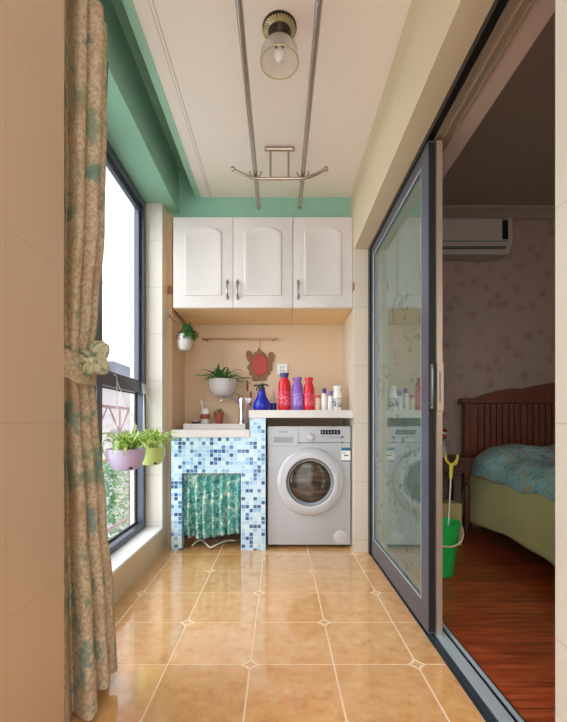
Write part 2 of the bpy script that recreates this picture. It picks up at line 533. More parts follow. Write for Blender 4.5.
def thing(name, label, cat, loc=(0, 0, 0), group=None):
    o = bpy.data.objects.new(name, None); C.objects.link(o); o.location = loc
    o.empty_display_size = 0.05
    WLOC[o] = Vector(loc)
    return tag(o, label, cat, group)
def tag(o, label, cat, group=None):
    o['label'] = label; o['category'] = cat
    if group: o['group'] = group
    return o
def struct(o):
    o['kind'] = 'structure'; return o
def bx(*a, **k): return MB().box(*a, **k)
def copy_tree(o, parent=None):
    c = o.copy(); C.objects.link(c)
    if parent: c.parent = parent
    WLOC[c] = WLOC[o].copy()
    for ch in list(o.children): copy_tree(ch, c)
    return c
def text_mesh(txt, size, loc, mat, name, parent, ext=0.0005):
    cu = bpy.data.curves.new(name, 'FONT'); cu.body = txt; cu.size = size; cu.extrude = ext; cu.align_x = 'CENTER'; cu.align_y = 'CENTER'
    t = bpy.data.objects.new(name, cu); C.objects.link(t)
    t.rotation_euler = (PI / 2, 0, 0); t.location = loc
    dg = bpy.context.evaluated_depsgraph_get()
    me = bpy.data.meshes.new_from_object(t.evaluated_get(dg))
    bpy.data.objects.remove(t)
    me.transform(Matrix.Rotation(PI / 2, 4, 'X'))
    me.materials.clear(); me.materials.append(mat)
    o = bpy.data.objects.new(name, me); C.objects.link(o)
    WLOC[o] = Vector(loc); o.parent = parent; o.location = Vector(loc) - WLOC[parent]
    return o

# ------------------------------------------------------------------ SETTING
Y0 = -0.7           # balcony is open to daylight behind this line
YF = 2.70           # face of the fitted counter
YB = 3.17           # back of the alcove
CE = 2.486
# tiled floor: one mesh of real tiles over grout
def build_floor():
    b = MB()
    b.use(M['grout']).box(-0.80, 0.605, Y0, YB, -0.06, -0.0015)
    xs = [-0.80, -0.705, -0.405, -0.106, 0.196, 0.496, 0.603]
    ys = [1.42 + 0.30 * k for k in range(-8, 7)]
    g = 0.0032; d = 0.030; tones = {}
    def diamond(i, j): return 1 <= i <= 5 and (i + j) % 2 == DP
    # node (x=-0.106 -> i=3, y=1.42 -> j=8) carries a diamond
    DP = (3 + 8) % 2
    for i in range(len(xs) - 1):
        for j in range(len(ys) - 1):
            x0, x1, y0, y1 = xs[i] + g, xs[i + 1] - g, ys[j] + g, ys[j + 1] - g
            y0 = max(y0, Y0); y1 = min(y1, YB - 0.002)
            if y1 - y0 < 0.02: continue
            p = []
            for (cx, cy, ii, jj, sx, sy) in ((x0, y0, i, j, 1, 1), (x1, y0, i + 1, j, -1, 1), (x1, y1, i + 1, j + 1, -1, -1), (x0, y1, i, j + 1, 1, -1)):
                if diamond(ii, jj):
                    q = [(cx, cy + sy * d), (cx + sx * d * .42, cy + sy * d * .42), (cx + sx * d, cy)]
                    if sx * sy < 0: q = q[::-1]
                    p += q
                else: p.append((cx, cy))
            b.use(M['floor_tile']); b.prism(p, -0.0014, 0.0, 'XY')
    for i in range(1, 6):
        for j in range(1, len(ys) - 1):
            if diamond(i, j) and Y0 + .03 < ys[j] < YB - .05:
                cx, cy = xs[i], ys[j]; r = d - 0.0075
                k = .36
                b.use(M['diamond']); b.prism([(cx + r, cy), (cx + r * k, cy + r * k), (cx, cy + r), (cx - r * k, cy + r * k), (cx - r, cy), (cx - r * k, cy - r * k), (cx, cy - r), (cx + r * k, cy - r * k)], -0.0014, 0.0, 'XY')
    o = b.build('floor')
    at = o.data.attributes.new('tone', 'FLOAT', 'FACE')
    # one tone per tile: faces of one tile share their rounded centre cell
    rnd = {}
    vals = []
    for p in o.data.polygons:
        c = o.matrix_basis @ p.center + Vector(WLOC[o]) * 0
        wx = p.center.x + WLOC[o].x; wy = p.center.y + WLOC[o].y
        key = (math.floor((wx + 0.705) / 0.30), math.floor((wy - 1.42) / 0.30))
        vals.append(rnd.setdefault(key, random.random()))
    at.data.foreach_set('value', vals)
    return struct(o)
build_floor()
struct(bx(0.702, 3.6, Y0, 3.30, -0.06, 0.0).build('floor', M['wood_floor']))
struct(bx(0.603, 0.702, 2.65, 3.30, -0.06, -0.002).build('floor', M['wood_floor']))

# ceilings
struct(bx(-0.562, 0.505, Y0, 2.81, CE, CE + 0.03).build('ceiling', M['ceiling']))
struct(bx(-0.602, -0.562, Y0, 2.81, CE - 0.004, CE + 0.034, bev=0.004).build('trim_1', M['paint_mint']))
struct(bx(-1.05, 0.60, Y0, 3.3, 2.68, 2.74).build('ceiling', M['paint_green']))
struct(bx(0.78, 3.6, Y0, 3.30, 2.66, 2.74).build('ceiling', M['bedroom_paint']))
# beams
struct(bx(-1.00, -0.72, Y0, 2.81, 2.37, 2.68).build('wall_left', M['paint_green']))
struct(bx(0.505, 0.78, Y0, 3.30, 2.047, 2.74).build('wall_right', M['paint_cream']))
struct(bx(-0.765, 0.505, 2.81, 3.3, 2.292, 2.68).build('wall_back', M['paint_green']))
# end walls / pillars
struct(bx(-1.02, -0.80, 2.68, 3.3, -0.02, 2.37).build('wall_back', M['tile_white']))
struct(bx(-0.80, -0.765, 2.80, 3.3, -0.02, 2.37).build('wall_back', M['paint_alcove']))
struct(bx(-1.0, -0.765, 2.81, 3.3, 2.37, 2.68).build('wall_back', M['paint_green']))
struct(bx(-0.765, 0.505, YB, 3.3, -0.02, 2.292).build('wall_back', M['paint_alcove']))
struct(bx(0.505, 0.66, 2.655, 3.3, -0.02, 2.047).build('wall_right', M['tile_pillar']))
struct(bx(0.66, 0.78, 2.655, 3.3, -0.02, 2.047).build('wall_right', M['bedroom_paint']))
struct(bx(-0.799, -0.764, 2.797, 2.81, 1.79, 1.85).build('trim_2', M['listello']))
struct(bx(0.4985, 0.507, 2.651, 3.16, 1.775, 1.825).build('trim_3', M['listello']))
# near pillars
struct(bx(-1.05, -0.55, Y0, 1.003, -0.02, 2.37).build('wall_left', M['tile_near_left']))
struct(bx(0.505, 0.78, Y0, 0.72, -0.02, 2.047).build('wall_right', M['tile_near_right']))
# window wall
struct(bx(-0.97, -0.797, 1.003, 2.68, -0.06, 0.148).build('wall_left', M['tile_sill_wall']))
struct(bx(-0.97, -0.792, 1.003, 2.68, 0.148, 0.165, bev=0.003).build('trim_4', M['white_trim']))
# bedroom shell
struct(bx(0.78, 3.6, 3.30, 3.36, -0.02, 2.74).build('wall_back', M['wallpaper']))
struct(bx(3.6, 3.66, Y0, 3.36, -0.02, 2.74).build('wall_right', M['wallpaper']))
struct(bx(0.78, 3.66, Y0 - 0.06, Y0, -0.02, 0.9).build('wall_front', M['wallpaper']))
struct(bx(0.78, 3.66, Y0 - 0.06, Y0, 2.2, 2.74).build('wall_front', M['wallpaper']))
struct(bx(0.78, 1.6, Y0 - 0.06, Y0, 0.9, 2.2).build('wall_front', M['wallpaper']))
struct(bx(2.5, 3.66, Y0 - 0.06, Y0, 0.9, 2.2).build('wall_front', M['wallpaper']))
b = MB()
b.prism([(3.30, 2.66), (3.22, 2.66), (3.225, 2.64), (3.26, 2.615), (3.275, 2.585), (3.30, 2.575)], 0.78, 3.6, 'YZ')
struct(b.build('trim_5', M['bedroom_paint']))

# left window: frame, mullion, transom, sash, glass
def window():
    b = MB()
    X1, X0 = -0.91, -0.972
    ya, yb, za, zb = 1.003, 2.68, 0.165, 2.37
    b.use(M['frame_grey'])
    b.box(X0, X1, yb - 0.05, yb, za, zb, bev=0.002)
    b.box(X0, X1, ya, ya + 0.05, za, zb, bev=0.002)
    b.box(X0, X1, ya + .05, yb - .05, za, za + 0.035, bev=0.002)
    b.box(X0, X1, ya + .05, yb - .05, zb - 0.05, zb, bev=0.002)
    b.box(X0, X1, 1.96, 2.02, za + .035, zb - .05, bev=0.002)
    b.box(X0, X1, 2.02, yb - .05, 1.07, 1.125, bev=0.002)
    b.box(X0, X1, ya + .05, 1.96, 1.07, 1.125, bev=0.002)
    b.use(M['seal'])
    for (z0, z1) in ((za + .035, 1.075), (1.125, zb - .05)):
        for (p, q) in ((2.02, yb - .05), (ya + .05, 1.96)):
            w = 0.010; xx0, xx1 = -0.968, -0.955
            b.box(xx0, xx1, p, p + w, z0, z1); b.box(xx0, xx1, q - w, q, z0, z1)
            b.box(xx0, xx1, p + w, q - w, z0, z0 + w); b.box(xx0, xx1, p + w, q - w, z1 - w, z1)
    o = struct(b.build('window_1'))
    # opening sash of the upper light
    b = MB(); z0, z1, p, q = 1.128, 2.315, 2.025, yb - .055
    w = 0.028
    b.use(M['frame_grey'])
    b.box(-0.955, -0.93, p, p + w, z0, z1, bev=.002); b.box(-0.955, -0.93, q - w, q, z0, z1, bev=.002)
    b.box(-0.955, -0.93, p + w, q - w, z0, z0 + w, bev=.002); b.box(-0.955, -0.93, p + w, q - w, z1 - w, z1, bev=.002)
    b.build('window_sash', parent=o)
    bx(-0.9635, -0.9595, ya + .04, yb - .04, za + .03, zb - .04).build('window_glass', M['glass'], o)
    h = MB(); h.ball((-0.922, 2.038, 1.60), 0.008); h.ball((-0.922, 2.038, 1.30), 0.007)
    h.build('window_stay_pin', M['chrome'], o)
window()

# ------------------------------------------------------------------ sliding door
def sliding_door():
    b = MB()
    b.use(M['frame_dark'])
    b.box(0.598, 0.70, 2.60, 2.655, 0.0, 2.047)
    b.box(0.598, 0.606, 0.72, 2.60, 2.022, 2.047); b.box(0.606, 0.631, 0.72, 2.60, 2.034, 2.047)
    b.use(M['frame_beige'])
    b.box(0.631, 0.70, 0.72, 2.60, 2.034, 2.047)
    for x in (0.631, 0.664, 0.694):
        b.box(x, x + 0.005, 0.72, 2.60, 2.024, 2.034)
    o = struct(b.build('door_1'))
    # floor track
    t = MB(); t.use(M['track_dark']).box(0.602, 0.70, 0.72, 2.60, -0.03, 0.003)
    t.use(M['track'])
    t.box(0.636, 0.678, 0.72, 2.60, 0.003, 0.012, bev=0.002)
    t.box(0.690, 0.700, 0.72, 2.60, 0.003, 0.018, bev=0.002)
    t.use(M['track_dark']).box(0.616, 0.622, 0.72, 2.60, 0.003, 0.010)
    t.use(M['frame_dark']).box(0.680, 0.686, 0.72, 2.60, 0.003, 0.012)
    struct(t.build('trim_6'))
    # white marble saddle / timber lip beyond the track
    struct(bx(0.700, 0.716, 0.72, 2.655, -0.02, 0.006, bev=0.002).build('trim_7', M['dark_wood']))
    return o
sliding_door()
struct(bx(0.70, 0.779, 0.72, 2.65, 2.037, 2.0465).build('trim_8', simple('pinkish_reveal_paint', (206, 184, 174), 0.6, var=.02)))
def door_panel(x0, x1, ya, yb, fm, gm, label):
    e = thing('sliding_door', label, 'door', ((x0 + x1) / 2, (ya + yb) / 2, 0.012))
    zb, zt = 0.013, 2.022
    st = MB(); st.use(fm)
    st.box(x0, x1, ya, ya + 0.082, zb, zt, bev=.002)
    st.build('near_stile', parent=e)
    bx(x0, x1, yb - 0.04, yb, zb, zt, bev=.002).build('far_stile', fm, e)
    bx(x0, x1, ya + .082, yb - .04, zb, zb + 0.105, bev=.002).build('bottom_rail', fm, e)
    bx(x0, x1, ya + .082, yb - .04, zt - 0.055, zt, bev=.002).build('top_rail', fm, e)
    bx(x0 + .001, x1 - .001, ya - 0.0025, ya + .001, zb + .01, zt - .01).build('brush_strip', M['seal'] if fm is M['frame_door'] else M['frame_beige'], e)
    g = bx((x0 + x1) / 2 - 0.002, (x0 + x1) / 2 + 0.002, ya + .078, yb - .036, zb + .10, zt - .05).build('glass_pane', gm, e)
    s = MB(); gx = x0 + 0.001; z0, z1 = zb + .105, zt - .055; p, q = ya + .082, yb - .04; w = .006
    s.box(gx, gx + .005, p, p + w, z0, z1); s.box(gx, gx + .005, q - w, q, z0, z1); s.box(gx, gx + .005, p, q, z0, z0 + w); s.box(gx, gx + .005, p, q, z1 - w, z1)
    s.build('glazing_bead', M['track'], g)
    return e
pA = door_panel(0.606, 0.630, 1.60, 2.59, M['frame_door'], M['etched'], 'slate framed glass sliding door panel nearest the tiled balcony floor, etched with flowers')
pB = door_panel(0.638, 0.662, 1.597, 2.57, M['frame_beige'], M['door_glass'], 'champagne framed sliding door panel tucked behind the slate one, beside the open bedroom doorway')
h = MB(); h.box(0.612, 0.622, 1.588, 1.600, 0.94, 1.11, bev=.003); h.ball((0.617, 1.588, 0.935), 0.007); h.ball((0.617, 1.590, 1.10), 0.006)
h.build('latch', M['pewter'], pA, smooth=True)
h = MB(); h.use(M['frame_beige']).box(0.637, 0.664, 1.587, 1.597, 0.92, 1.115, bev=.003); h.use(M['track_dark']).box(0.646, 0.650, 1.5855, 1.588, 0.955, 1.08)
hb = h.build('lock_plate', None, pB)

# ------------------------------------------------------------------ wall cabinets
cab = []
# three doors: a double unit and a single unit
def cabinet(x0, x1, doors, label):
    z0, z1 = 1.6635, 2.289
    e = thing('wall_cabinet', label, 'cabinet', ((x0 + x1) / 2, 2.93, z0), 'wall cabinets over the counter')
    bx(x0 + .001, x1 - .001, YF + 0.022, YB - 0.002, z0 + .001, z1).build('body', M['cab_in'], e)
    for (a, c, hx) in doors:
        w = c - a
        g = 0.0012; a += g; c -= g; zz0, zz1 = z0 + .002, z1 - .002
        m = MB()
        m.box(a, c, YF, YF + 0.020, zz0, zz1, bev=0.0025)
        # raised arched panel: groove look from stacked outlines
        def outline(ins, top):
            l, r, bt = a + ins, c - ins, zz0 + ins + 0.005
            tp = zz1 - top
            pts = [(l, bt), (r, bt)]
            sh = tp - 0.042
            n = 14
            rr = r - 0.035; ll = l + 0.035
            pts.append((r, sh - 0.012))
            for k in range(n + 1):
                t = k / n
                x = r + (l - r) * t
                # flat shoulders then arch
                u = min(1, max(0, (0.5 - abs(t - 0.5)) / 0.5))
                z = sh + 0.042 * (math.sin(min(1, u * 1.15) * PI / 2))**0.8
                pts.append((x, z))
            pts.append((l, sh - 0.012))
            return pts
        # build the relief as nested rings
        prof = [(0.075, 0.060, 0.0), (0.080, 0.064, 0.008), (0.088, 0.072, 0.009), (0.096, 0.080, 0.0085), (0.116, 0.098, 0.001)]
        rings = []
        for ins, top, dz in prof:
            sgn = -dz
            rings.append(m.ring([Vector((x, YF + sgn - 0.0001, z)) for x, z in outline(ins * w / 0.41, top)]))
        for r0, r1 in zip(rings, rings[1:]): m.bridge(r0, r1)
        m._f(rings[-1])
        d = m.build('door', M['white_gloss'], e, smooth=True, angle=50)
        # ornate bow handle
        hh = MB()
        zc = 1.788; hr = 0.052
        yy = YF
        path = []
        for k in range(13):
            t = k / 12
            z = zc - hr + 2 * hr * t
            path.append((hx, yy - 0.006 - 0.024 * math.sin(PI * t) ** 0.6, z))
        rad = [0.005 + 0.0035 * (abs(math.sin(3 * PI * k / 12))) for k in range(13)]
        hh.tube(path, rad, 8)
        for s_ in (-1, 1):
            hh.ball((hx, yy - 0.005, zc + s_ * hr), 0.0105, 10, (1, .7, 1.1))
            hh.ball((hx, yy - 0.004, zc + s_ * (hr + .013)), 0.006, 8)
        hh.build('handle', M['pewter'], d, smooth=True)
    return e
M['cab_in'] = simple('warm_lit_cabinet_board', (242, 208, 158), 0.5, var=0.02)  # orange light on the cabinet underside is put into the board colour
cabinet(-0.7317, 0.0915, [(-0.7317, -0.3194, -0.358), (-0.3194, 0.0915, -0.288)], 'white double wall cabinet with two arched doors, above the sink at the left')
cabinet(0.0925, 0.503, [(0.0925, 0.503, 0.128)], 'white single wall cabinet with one arched door, above the washing machine')

# ------------------------------------------------------------------ counter
b = MB()
b.box(-0.205, -0.096, YF, YB - .002, 0.0, 0.908)
b.box(-0.744, -0.672, YF, YF + .07, 0.0, 0.775)
b.box(-0.672, -0.205, YF, YF + .07, 0.528, 0.775)
b.box(-0.265, -0.205, YF, YF + .07, 0.0, 0.528)
tag(b.build('counter_base', M['mosaic']), 'blue mosaic tiled counter base around the teal sink curtain', 'counter')
tag(bx(-0.21, 0.503, YF - 0.012, YB - .002, 0.908, 0.962, bev=.004).build('worktop', M['worktop']), 'white stone shelf worktop over the washing machine, holding the bottles', 'worktop')
tag(bx(-0.738, -0.206, YF - 0.012, YB - .002, 0.775, 0.827, bev=.004).build('worktop', M['worktop']), 'lower white stone worktop that carries the sink', 'worktop')

# sink basin
b = MB()
x0, x1, y0, y1, z0, z1 = -0.685, -0.245, 2.80, YB - .004, 0.827, 0.868
bw = 0.02
e = thing('sink', 'white ceramic sink basin raised above the lower worktop', 'sink', ((x0 + x1) / 2, 2.98, z0))
b.box(x0, x0 + bw, y0, y1, z0, z1, bev=.004); b.box(x1 - bw, x1, y0, y1, z0, z1, bev=.004)
b.box(x0 + bw, x1 - bw, y0, y0 + bw, z0, z1, bev=.004); b.box(x0 + bw, x1 - bw, y1 - 0.15, y1, z0, z1, bev=.004)
b.box(x0 + bw, x1 - bw, y0 + bw, y1 - .15, z0, z0 + .006)
b.build('basin', M['ceramic'], e)
MB().lathe([(0.022, 0.8335), (0.022, 0.836), (0.010, 0.8365), (0.008, 0.834)], (-0.46, 2.92, 0), 20).build('drain', M['chrome'], e, smooth=True)

# faucet
e = thing('faucet', 'chrome faucet with curved spout at the right end of the sink', 'faucet', (-0.30, 3.09, 0.868))
MB().lathe([(0.03, 0.868), (0.03, 0.878), (0.021, 0.885), (0.019, 0.95), (0.023, 1.02), (0.028, 1.06), (0.024, 1.075), (0.01, 1.08)], (-0.30, 3.09, 0), 20).build('body', M['chrome'], e, smooth=True)
MB().tube([(-0.31, 3.085, 1.03), (-0.35, 3.05, 1.06), (-0.40, 3.02, 1.075), (-0.435, 3.0, 1.065), (-0.445, 2.995, 1.035)], [.013, .011, .010, .010, .011], 12).build('spout', M['chrome'], e, smooth=True)
MB().tube([(-0.30, 3.09, 1.075), (-0.29, 3.08, 1.09), (-0.335, 3.05, 1.10)], [.009, .008, .006], 8).build('lever', M['chrome'], e, smooth=True)
# clear spray bottle beside the faucet
e = thing('spray_bottle', 'clear spray bottle with white trigger head standing beside the faucet', 'bottle', (-0.236, 3.05, 0.868))
MB().lathe([(0.023, 0.868), (0.027, 0.88), (0.026, 0.98), (0.013, 1.02), (0.012, 1.03)], (-0.236, 3.05, 0), 18).build('bottle_body', M['clear'], e, smooth=True)
b = MB(); b.lathe([(0.014, 1.03), (0.014, 1.045), (0.010, 1.05)], (-0.236, 3.05, 0), 14); b.box(-0.268, -0.218, 3.042, 3.058, 1.048, 1.068, bev=.003); b.box(-0.262, -0.256, 3.045, 3.055, 1.015, 1.05)
b.build('trigger_head', M['white_plastic'], e)

# things on the sink ledge
e = thing('toothbrush_cup', 'white cup with brown band holding brushes, behind the sink', 'cup', (-0.585, 3.09, 0.868))
MB().lathe([(0.030, 0.868), (0.034, 0.872), (0.036, 0.985), (0.033, 0.985), (0.030, 0.88)], (-0.585, 3.09, 0), 20).build('cup', M['white_plastic'], e, smooth=True)
MB().lathe([(0.0358, 0.905), (0.0366, 0.907), (0.0372, 0.942), (0.0362, 0.944)], (-0.585, 3.09, 0), 20, cap=False).build('band', M['terracotta'], e, smooth=True)
MB().tube([(-0.59, 3.09, 0.88), (-0.60, 3.085, 0.96), (-0.612, 3.08, 1.05)], [.004, .004, .007], 8).build('brush', M['white_plastic'], e, smooth=True)
MB().tube([(-0.58, 3.095, 0.88), (-0.574, 3.09, 0.96), (-0.57, 3.09, 1.02)], [.003, .003, .005], 8).build('brush', M['pale_metal'], e, smooth=True)
e = thing('soap_dish', 'grey metal soap dish at the left end of the sink ledge', 'soap dish', (-0.655, 3.09, 0.868))
MB().lathe([(0.028, 0.868), (0.040, 0.885), (0.038, 0.886), (0.026, 0.872)], (-0.655, 3.09, 0), 20).build('dish', M['pewter'], e, smooth=True)
bx(-0.676, -0.634, 3.075, 3.105, 0.876, 0.897, bev=.006).build('soap', M['label_white'], e)
e = thing('potted_plant', 'small plant in a red clay pot behind the sink, right of the cup', 'plant', (-0.475, 3.09, 0.868))
MB().lathe([(0.024, 0.868), (0.036, 0.945), (0.040, 0.947), (0.040, 0.96), (0.035, 0.96), (0.033, 0.945)], (-0.475, 3.09, 0), 18).build('pot', M['terracotta'], e, smooth=True)
MB().lathe([(0.033, 0.948), (0.001, 0.95)], (-0.475, 3.09, 0), 14).build('soil', M['soil'], e)
b = MB()
for k in range(16): b.blade((-0.475, 3.09, 0.95), random.uniform(0, 2 * PI), random.uniform(.03, .065), random.uniform(.02, .05), .02, .005, 5)
b.build('leaves', M['leaf_dark'], e, smooth=True)

# ------------------------------------------------------------------ washing machine
e = thing('washing_machine', 'silver front loading washing machine under the white shelf', 'washing machine', (0.2075, 2.95, 0))
wx0, wx1 = -0.083, 0.497; wy = 2.745; wz0, wz1 = 0.022, 0.851
bx(wx0, wx1, wy, YB - .03, wz0, 0.735, bev=.006).build('body', M['machine'], e)
bx(wx0, wx1, wy - .003, YB - .03, 0.7365, wz1, bev=.006).build('control_panel', M['machine'], e)
for sx in (wx0 + .05, wx1 - .05):
    for sy in (wy + .06, YB - .1):
        MB().lathe([(0.022, 0.0), (0.022, 0.012), (0.012, 0.014), (0.012, 0.024)], (sx, sy, 0), 14).build('foot', M['black_plastic'], e)
def PX(x, Y): return (x - 279.5) / 393 * Y
def PZ(y, Y): return 0.87 + (423.5 - y) / 393 * Y
W = wy - .003
dr = bx(PX(267.8, W), PX(298, W), W - .006, W + .004, PZ(445.8, W), PZ(428, W), bev=.002).build('detergent_drawer', M['machine'], e)
bx(PX(273.7, W), PX(292.5, W), W - .009, W - .0055, PZ(442.6, W), PZ(437, W), bev=.001).build('drawer_handle', M['machine_mid'], dr)
text_mesh('SIEMENS', 0.017, (PX(283.5, W), W - .0065, PZ(432, W)), M['ink_grey'], 'brand_lettering', dr)
kx, kz = PX(310.5, W), PZ(437.2, W)
k = MB().lathe([(0.030, 0.0), (0.030, -0.004), (0.024, -0.006), (0.022, -0.022), (0.018, -0.024), (0.001, -0.024)], (kx, W, kz), 28, 'Y').build('dial', M['machine_light'], e, smooth=True)
bx(kx - .0012, kx + .0012, W - .0248, W - .0235, kz + .004, kz + .018).build('dial_mark', M['ink_grey'], k)
ds = bx(PX(320.5, W), PX(340, W), W - .004, W + .002, PZ(434.3, W), PZ(430, W), bev=.001).build('display', M['black_gloss'], e)
b = MB()
for q in range(6):
    xx = PX(322.3 + q * 3.0, W); b.box(xx - .004, xx + .004, W - .0045, W - .0038, PZ(433.3, W), PZ(431.2, W))
b.build('display_segments', M['machine_mid'], ds)
for q in range(7):
    xx = PX(321.8 + q * 3.0, W)
    bx(xx - .005, xx + .005, W - .004, W + .001, PZ(437.6, W), PZ(436.6, W), bev=.0008).build('button', M['machine_mid'], e)
bx(PX(341, W), PX(343.6, W), W - .004, W + .001, PZ(438, W), PZ(436, W), bev=.0008).build('button', M['ink_grey'], e)
bx(PX(341, W), PX(343.2, W), W - .004, W + .001, PZ(443, W), PZ(441.8, W), bev=.0008).build('button', M['ink_grey'], e)
# porthole door
dx, dz = PX(309.9, wy), PZ(481.6, wy)
door = MB().lathe([(0.238, 0.0), (0.238, -0.012), (0.232, -0.024), (0.215, -0.034), (0.185, -0.040), (0.168, -0.038), (0.163, -0.030), (0.160, -0.012), (0.158, 0.0)], (dx, wy, dz), 64, 'Y', cap=False).build('porthole_door', M['machine_light'], e, smooth=True)
MB().lathe([(0.162, -0.014), (0.156, -0.030), (0.146, -0.026), (0.144, -0.012)], (dx, wy, dz), 64, 'Y', cap=False).build('inner_ring', M['machine_mid'], door, smooth=True)
g = MB().lathe([(0.148, -0.010), (0.140, -0.016), (0.110, -0.022), (0.06, -0.027), (0.001, -0.029)], (dx, wy, dz), 48, 'Y').build('door_glass', M['drum_glass'], door, smooth=True)
MB().box(dx + .168, dx + .190, wy - .044, wy - .036, dz - .05, dz + .05, bev=.003).build('door_grip', M['machine_light'], door)
MB().lathe([(0.047, 0.0), (0.047, -0.003), (0.044, -0.004), (0.001, -0.004)], (PX(340, wy), wy, PZ(537.3, wy)), 28, 'Y').build('filter_cover', M['machine_light'], e, smooth=True)
lx0, lx1, lz0, lz1 = PX(341.2, wy), PX(350.2, wy), PZ(461.5, wy), PZ(447.5, wy)
st = bx(lx0, lx1, wy - .0012, wy + .001, lz0, lz1).build('energy_label', M['label_white'], e)
b = MB(); b.use(M['label_blue']).box(lx0, lx1, wy - .0018, wy - .0010, lz1 - .022, lz1); b.box(lx0, lx1, wy - .0018, wy - .0010, lz0, lz0 + .008)
b.use(M['label_green']).box(lx0 + .008, lx0 + .030, wy - .0018, wy - .0010, lz1 - .040, lz1 - .034)
b.use(M['ink_grey']).box(lx0 + .02, lx0 + .05, wy - .0018, wy - .0010, lz1 - .060, lz1 - .050)
b.build('label_print', parent=st)

# ------------------------------------------------------------------ sink curtain
def sc(u, v):
    x = -0.667 + 0.397 * u
    f = 7
    z = 0.515 - v * (0.425 + 0.018 * math.sin(u * 5.0))
    amp = 0.010 + 0.020 * v
    return Vector((x + 0.006 * v * math.sin(u * 30), YF + 0.035 + amp * math.sin(u * 2 * PI * f + 0.6 * math.sin(v * 3)) + 0.006 * math.sin(u * 23 + v * 4) , z))
e = thing('sink_curtain', 'teal leaf patterned curtain hanging in the opening under the sink', 'curtain', (-0.468, 2.735, 0.085))
MB().grid(sc, 150, 24).build('cloth', M['sink_cloth'], e, smooth=True, solid=.0015, angle=180)
def scr(u, v):
    return Vector((-0.667 + 0.397 * u, YF + 0.035 + 0.010 * math.sin(u * 2 * PI * 26), 0.5265 - 0.018 * v))
MB().grid(scr, 200, 3).build('gathered_heading', M['sink_cloth'], e, smooth=True, solid=.001, angle=180)
MB().tube([(-0.671, YF + .035, 0.517), (-0.266, YF + .035, 0.517)], 0.0035, 8).build('tension_wire', M['steel'], e)
pts = []
for k in range(30):
    t = k / 29
    pts.append((-0.62 + 0.30 * t, 2.78 + 0.05 * math.sin(t * 9) - .04 * math.sin(PI * t), 0.005 + 0.035 * abs(math.sin(t * 6.5)) * (1 - t) + .03 * t))
tag(MB().tube(pts, 0.0045, 8).build('power_cord', M['string'], smooth=True), 'white cord lying on the floor under the teal sink curtain', 'cord')
pts = [(-0.60, 3.02, 0.03), (-0.5, 2.98, 0.018), (-0.42, 3.0, 0.02), (-0.30, 3.05, 0.03), (-0.28, 3.12, 0.3), (-0.45, 3.12, 0.6), (-0.46, 2.98, 0.755)]
tag(MB().tube(pts, 0.016, 10).build('drain_hose', M['machine_mid'], smooth=True), 'grey drain hose below the sink behind the teal curtain', 'hose')

# ------------------------------------------------------------------ bottles on the shelf
YS = 2.84; K = YS / 393; BT = 0.962
def bx_px(x): return (x - 279.5) * K
def zt(y): return 0.87 + (423.5 - y) * K
def flat_bottle(name, label, px, w_px, ytop, col, capc, capfrac=0.14, y=YS, depth=.75, neck=0.5, group=None, labelm=None):
    x = bx_px(px); r = w_px / 2 * K; H = zt(ytop) - BT
    e = thing(name, label, 'bottle', (x, y, BT), group)
    hc = H * capfrac; hb = H - hc
    prof = [(r * .92, 0), (r, H * .03), (r, hb * .45), (r * .96, hb * .55), (r * .98, hb * .74), (r * .86, hb * .88), (r * neck, hb * .97), (r * neck, hb)]
    m = MB().lathe([(a, BT + h) for a, h in prof], (x, y, 0), 22)
    for v in m.bm.verts: v.co.y = y + (v.co.y - y) * depth
    m.build('bottle_body', col, e, smooth=True)
    rc = r * neck * 1.12
    m = MB().lathe([(rc, BT + hb + .0005), (rc, BT + hb + hc * .45), (rc * 1.15, BT + hb + hc * .5), (rc * 1.1, BT + H * .995), (rc * .8, BT + H)], (x, y, 0), 18)
    for v in m.bm.verts: v.co.y = y + (v.co.y - y) * depth
    m.build('cap', capc, e, smooth=True)
    if labelm:
        m = MB().lathe([(r * 1.012, BT + H * .14), (r * 1.015, BT + H * .15), (r * 1.015, BT + H * .5), (r * 1.012, BT + H * .51)], (x, y, 0), 22, cap=False)
        for v in m.bm.verts: v.co.y = y + (v.co.y - y) * depth
        m.build('bottle_label', labelm, e, smooth=True)
    return e
def lbl(name, base, ink, scale=60):
    a = NT(name); tc = a.n('ShaderNodeTexCoord')
    n = a.noise(tc.outputs['Object'], scale, 2)
    a.l(a.mix(a.math('GREATER_THAN', n, 0.54), lin(base), lin(ink)), a.p.inputs['Base Color']); a.set(0.4); return a.m
M['lab_red'] = lbl('red_label_print', (214, 34, 60), (232, 120, 140), 70)
M['lab_purple'] = lbl('purple_label_print', (150, 110, 204), (190, 160, 224), 70)
M['lab_grey'] = lbl('grey_leaf_label_print', (206, 206, 206), (90, 96, 100), 70)
flat_bottle('detergent_bottle', 'tallest red bottle with a dark blue cap, left of the purple bottle', 284.5, 13, 373, M['red_bottle'], M['cap_blue'], .12, neck=.55, labelm=M['lab_red'])
flat_bottle('detergent_bottle', 'purple bottle standing between the two red ones', 297.6, 11.5, 377, M['purple_bottle'], M['cap_purple'], .14, neck=.6, labelm=M['lab_purple'])
flat_bottle('detergent_bottle', 'red bottle with a red cap, right of the purple bottle', 309, 11, 377.5, M['red_bottle'], M['red_bottle'], .14, neck=.6, labelm=M['lab_red'])
flat_bottle('toiletry_bottle', 'smallest peach bottle with coral cap, next to the right hand red bottle', 317.8, 5.2, 395, M['peach_plastic'], M['orange_cap'], .2, depth=1, neck=.8)
flat_bottle('toiletry_bottle', 'slim white bottle with blue purple cap, right of the smallest peach bottle', 324.1, 5.6, 388.5, M['white_plastic'], M['cap_blue'], .22, depth=1, neck=.6)
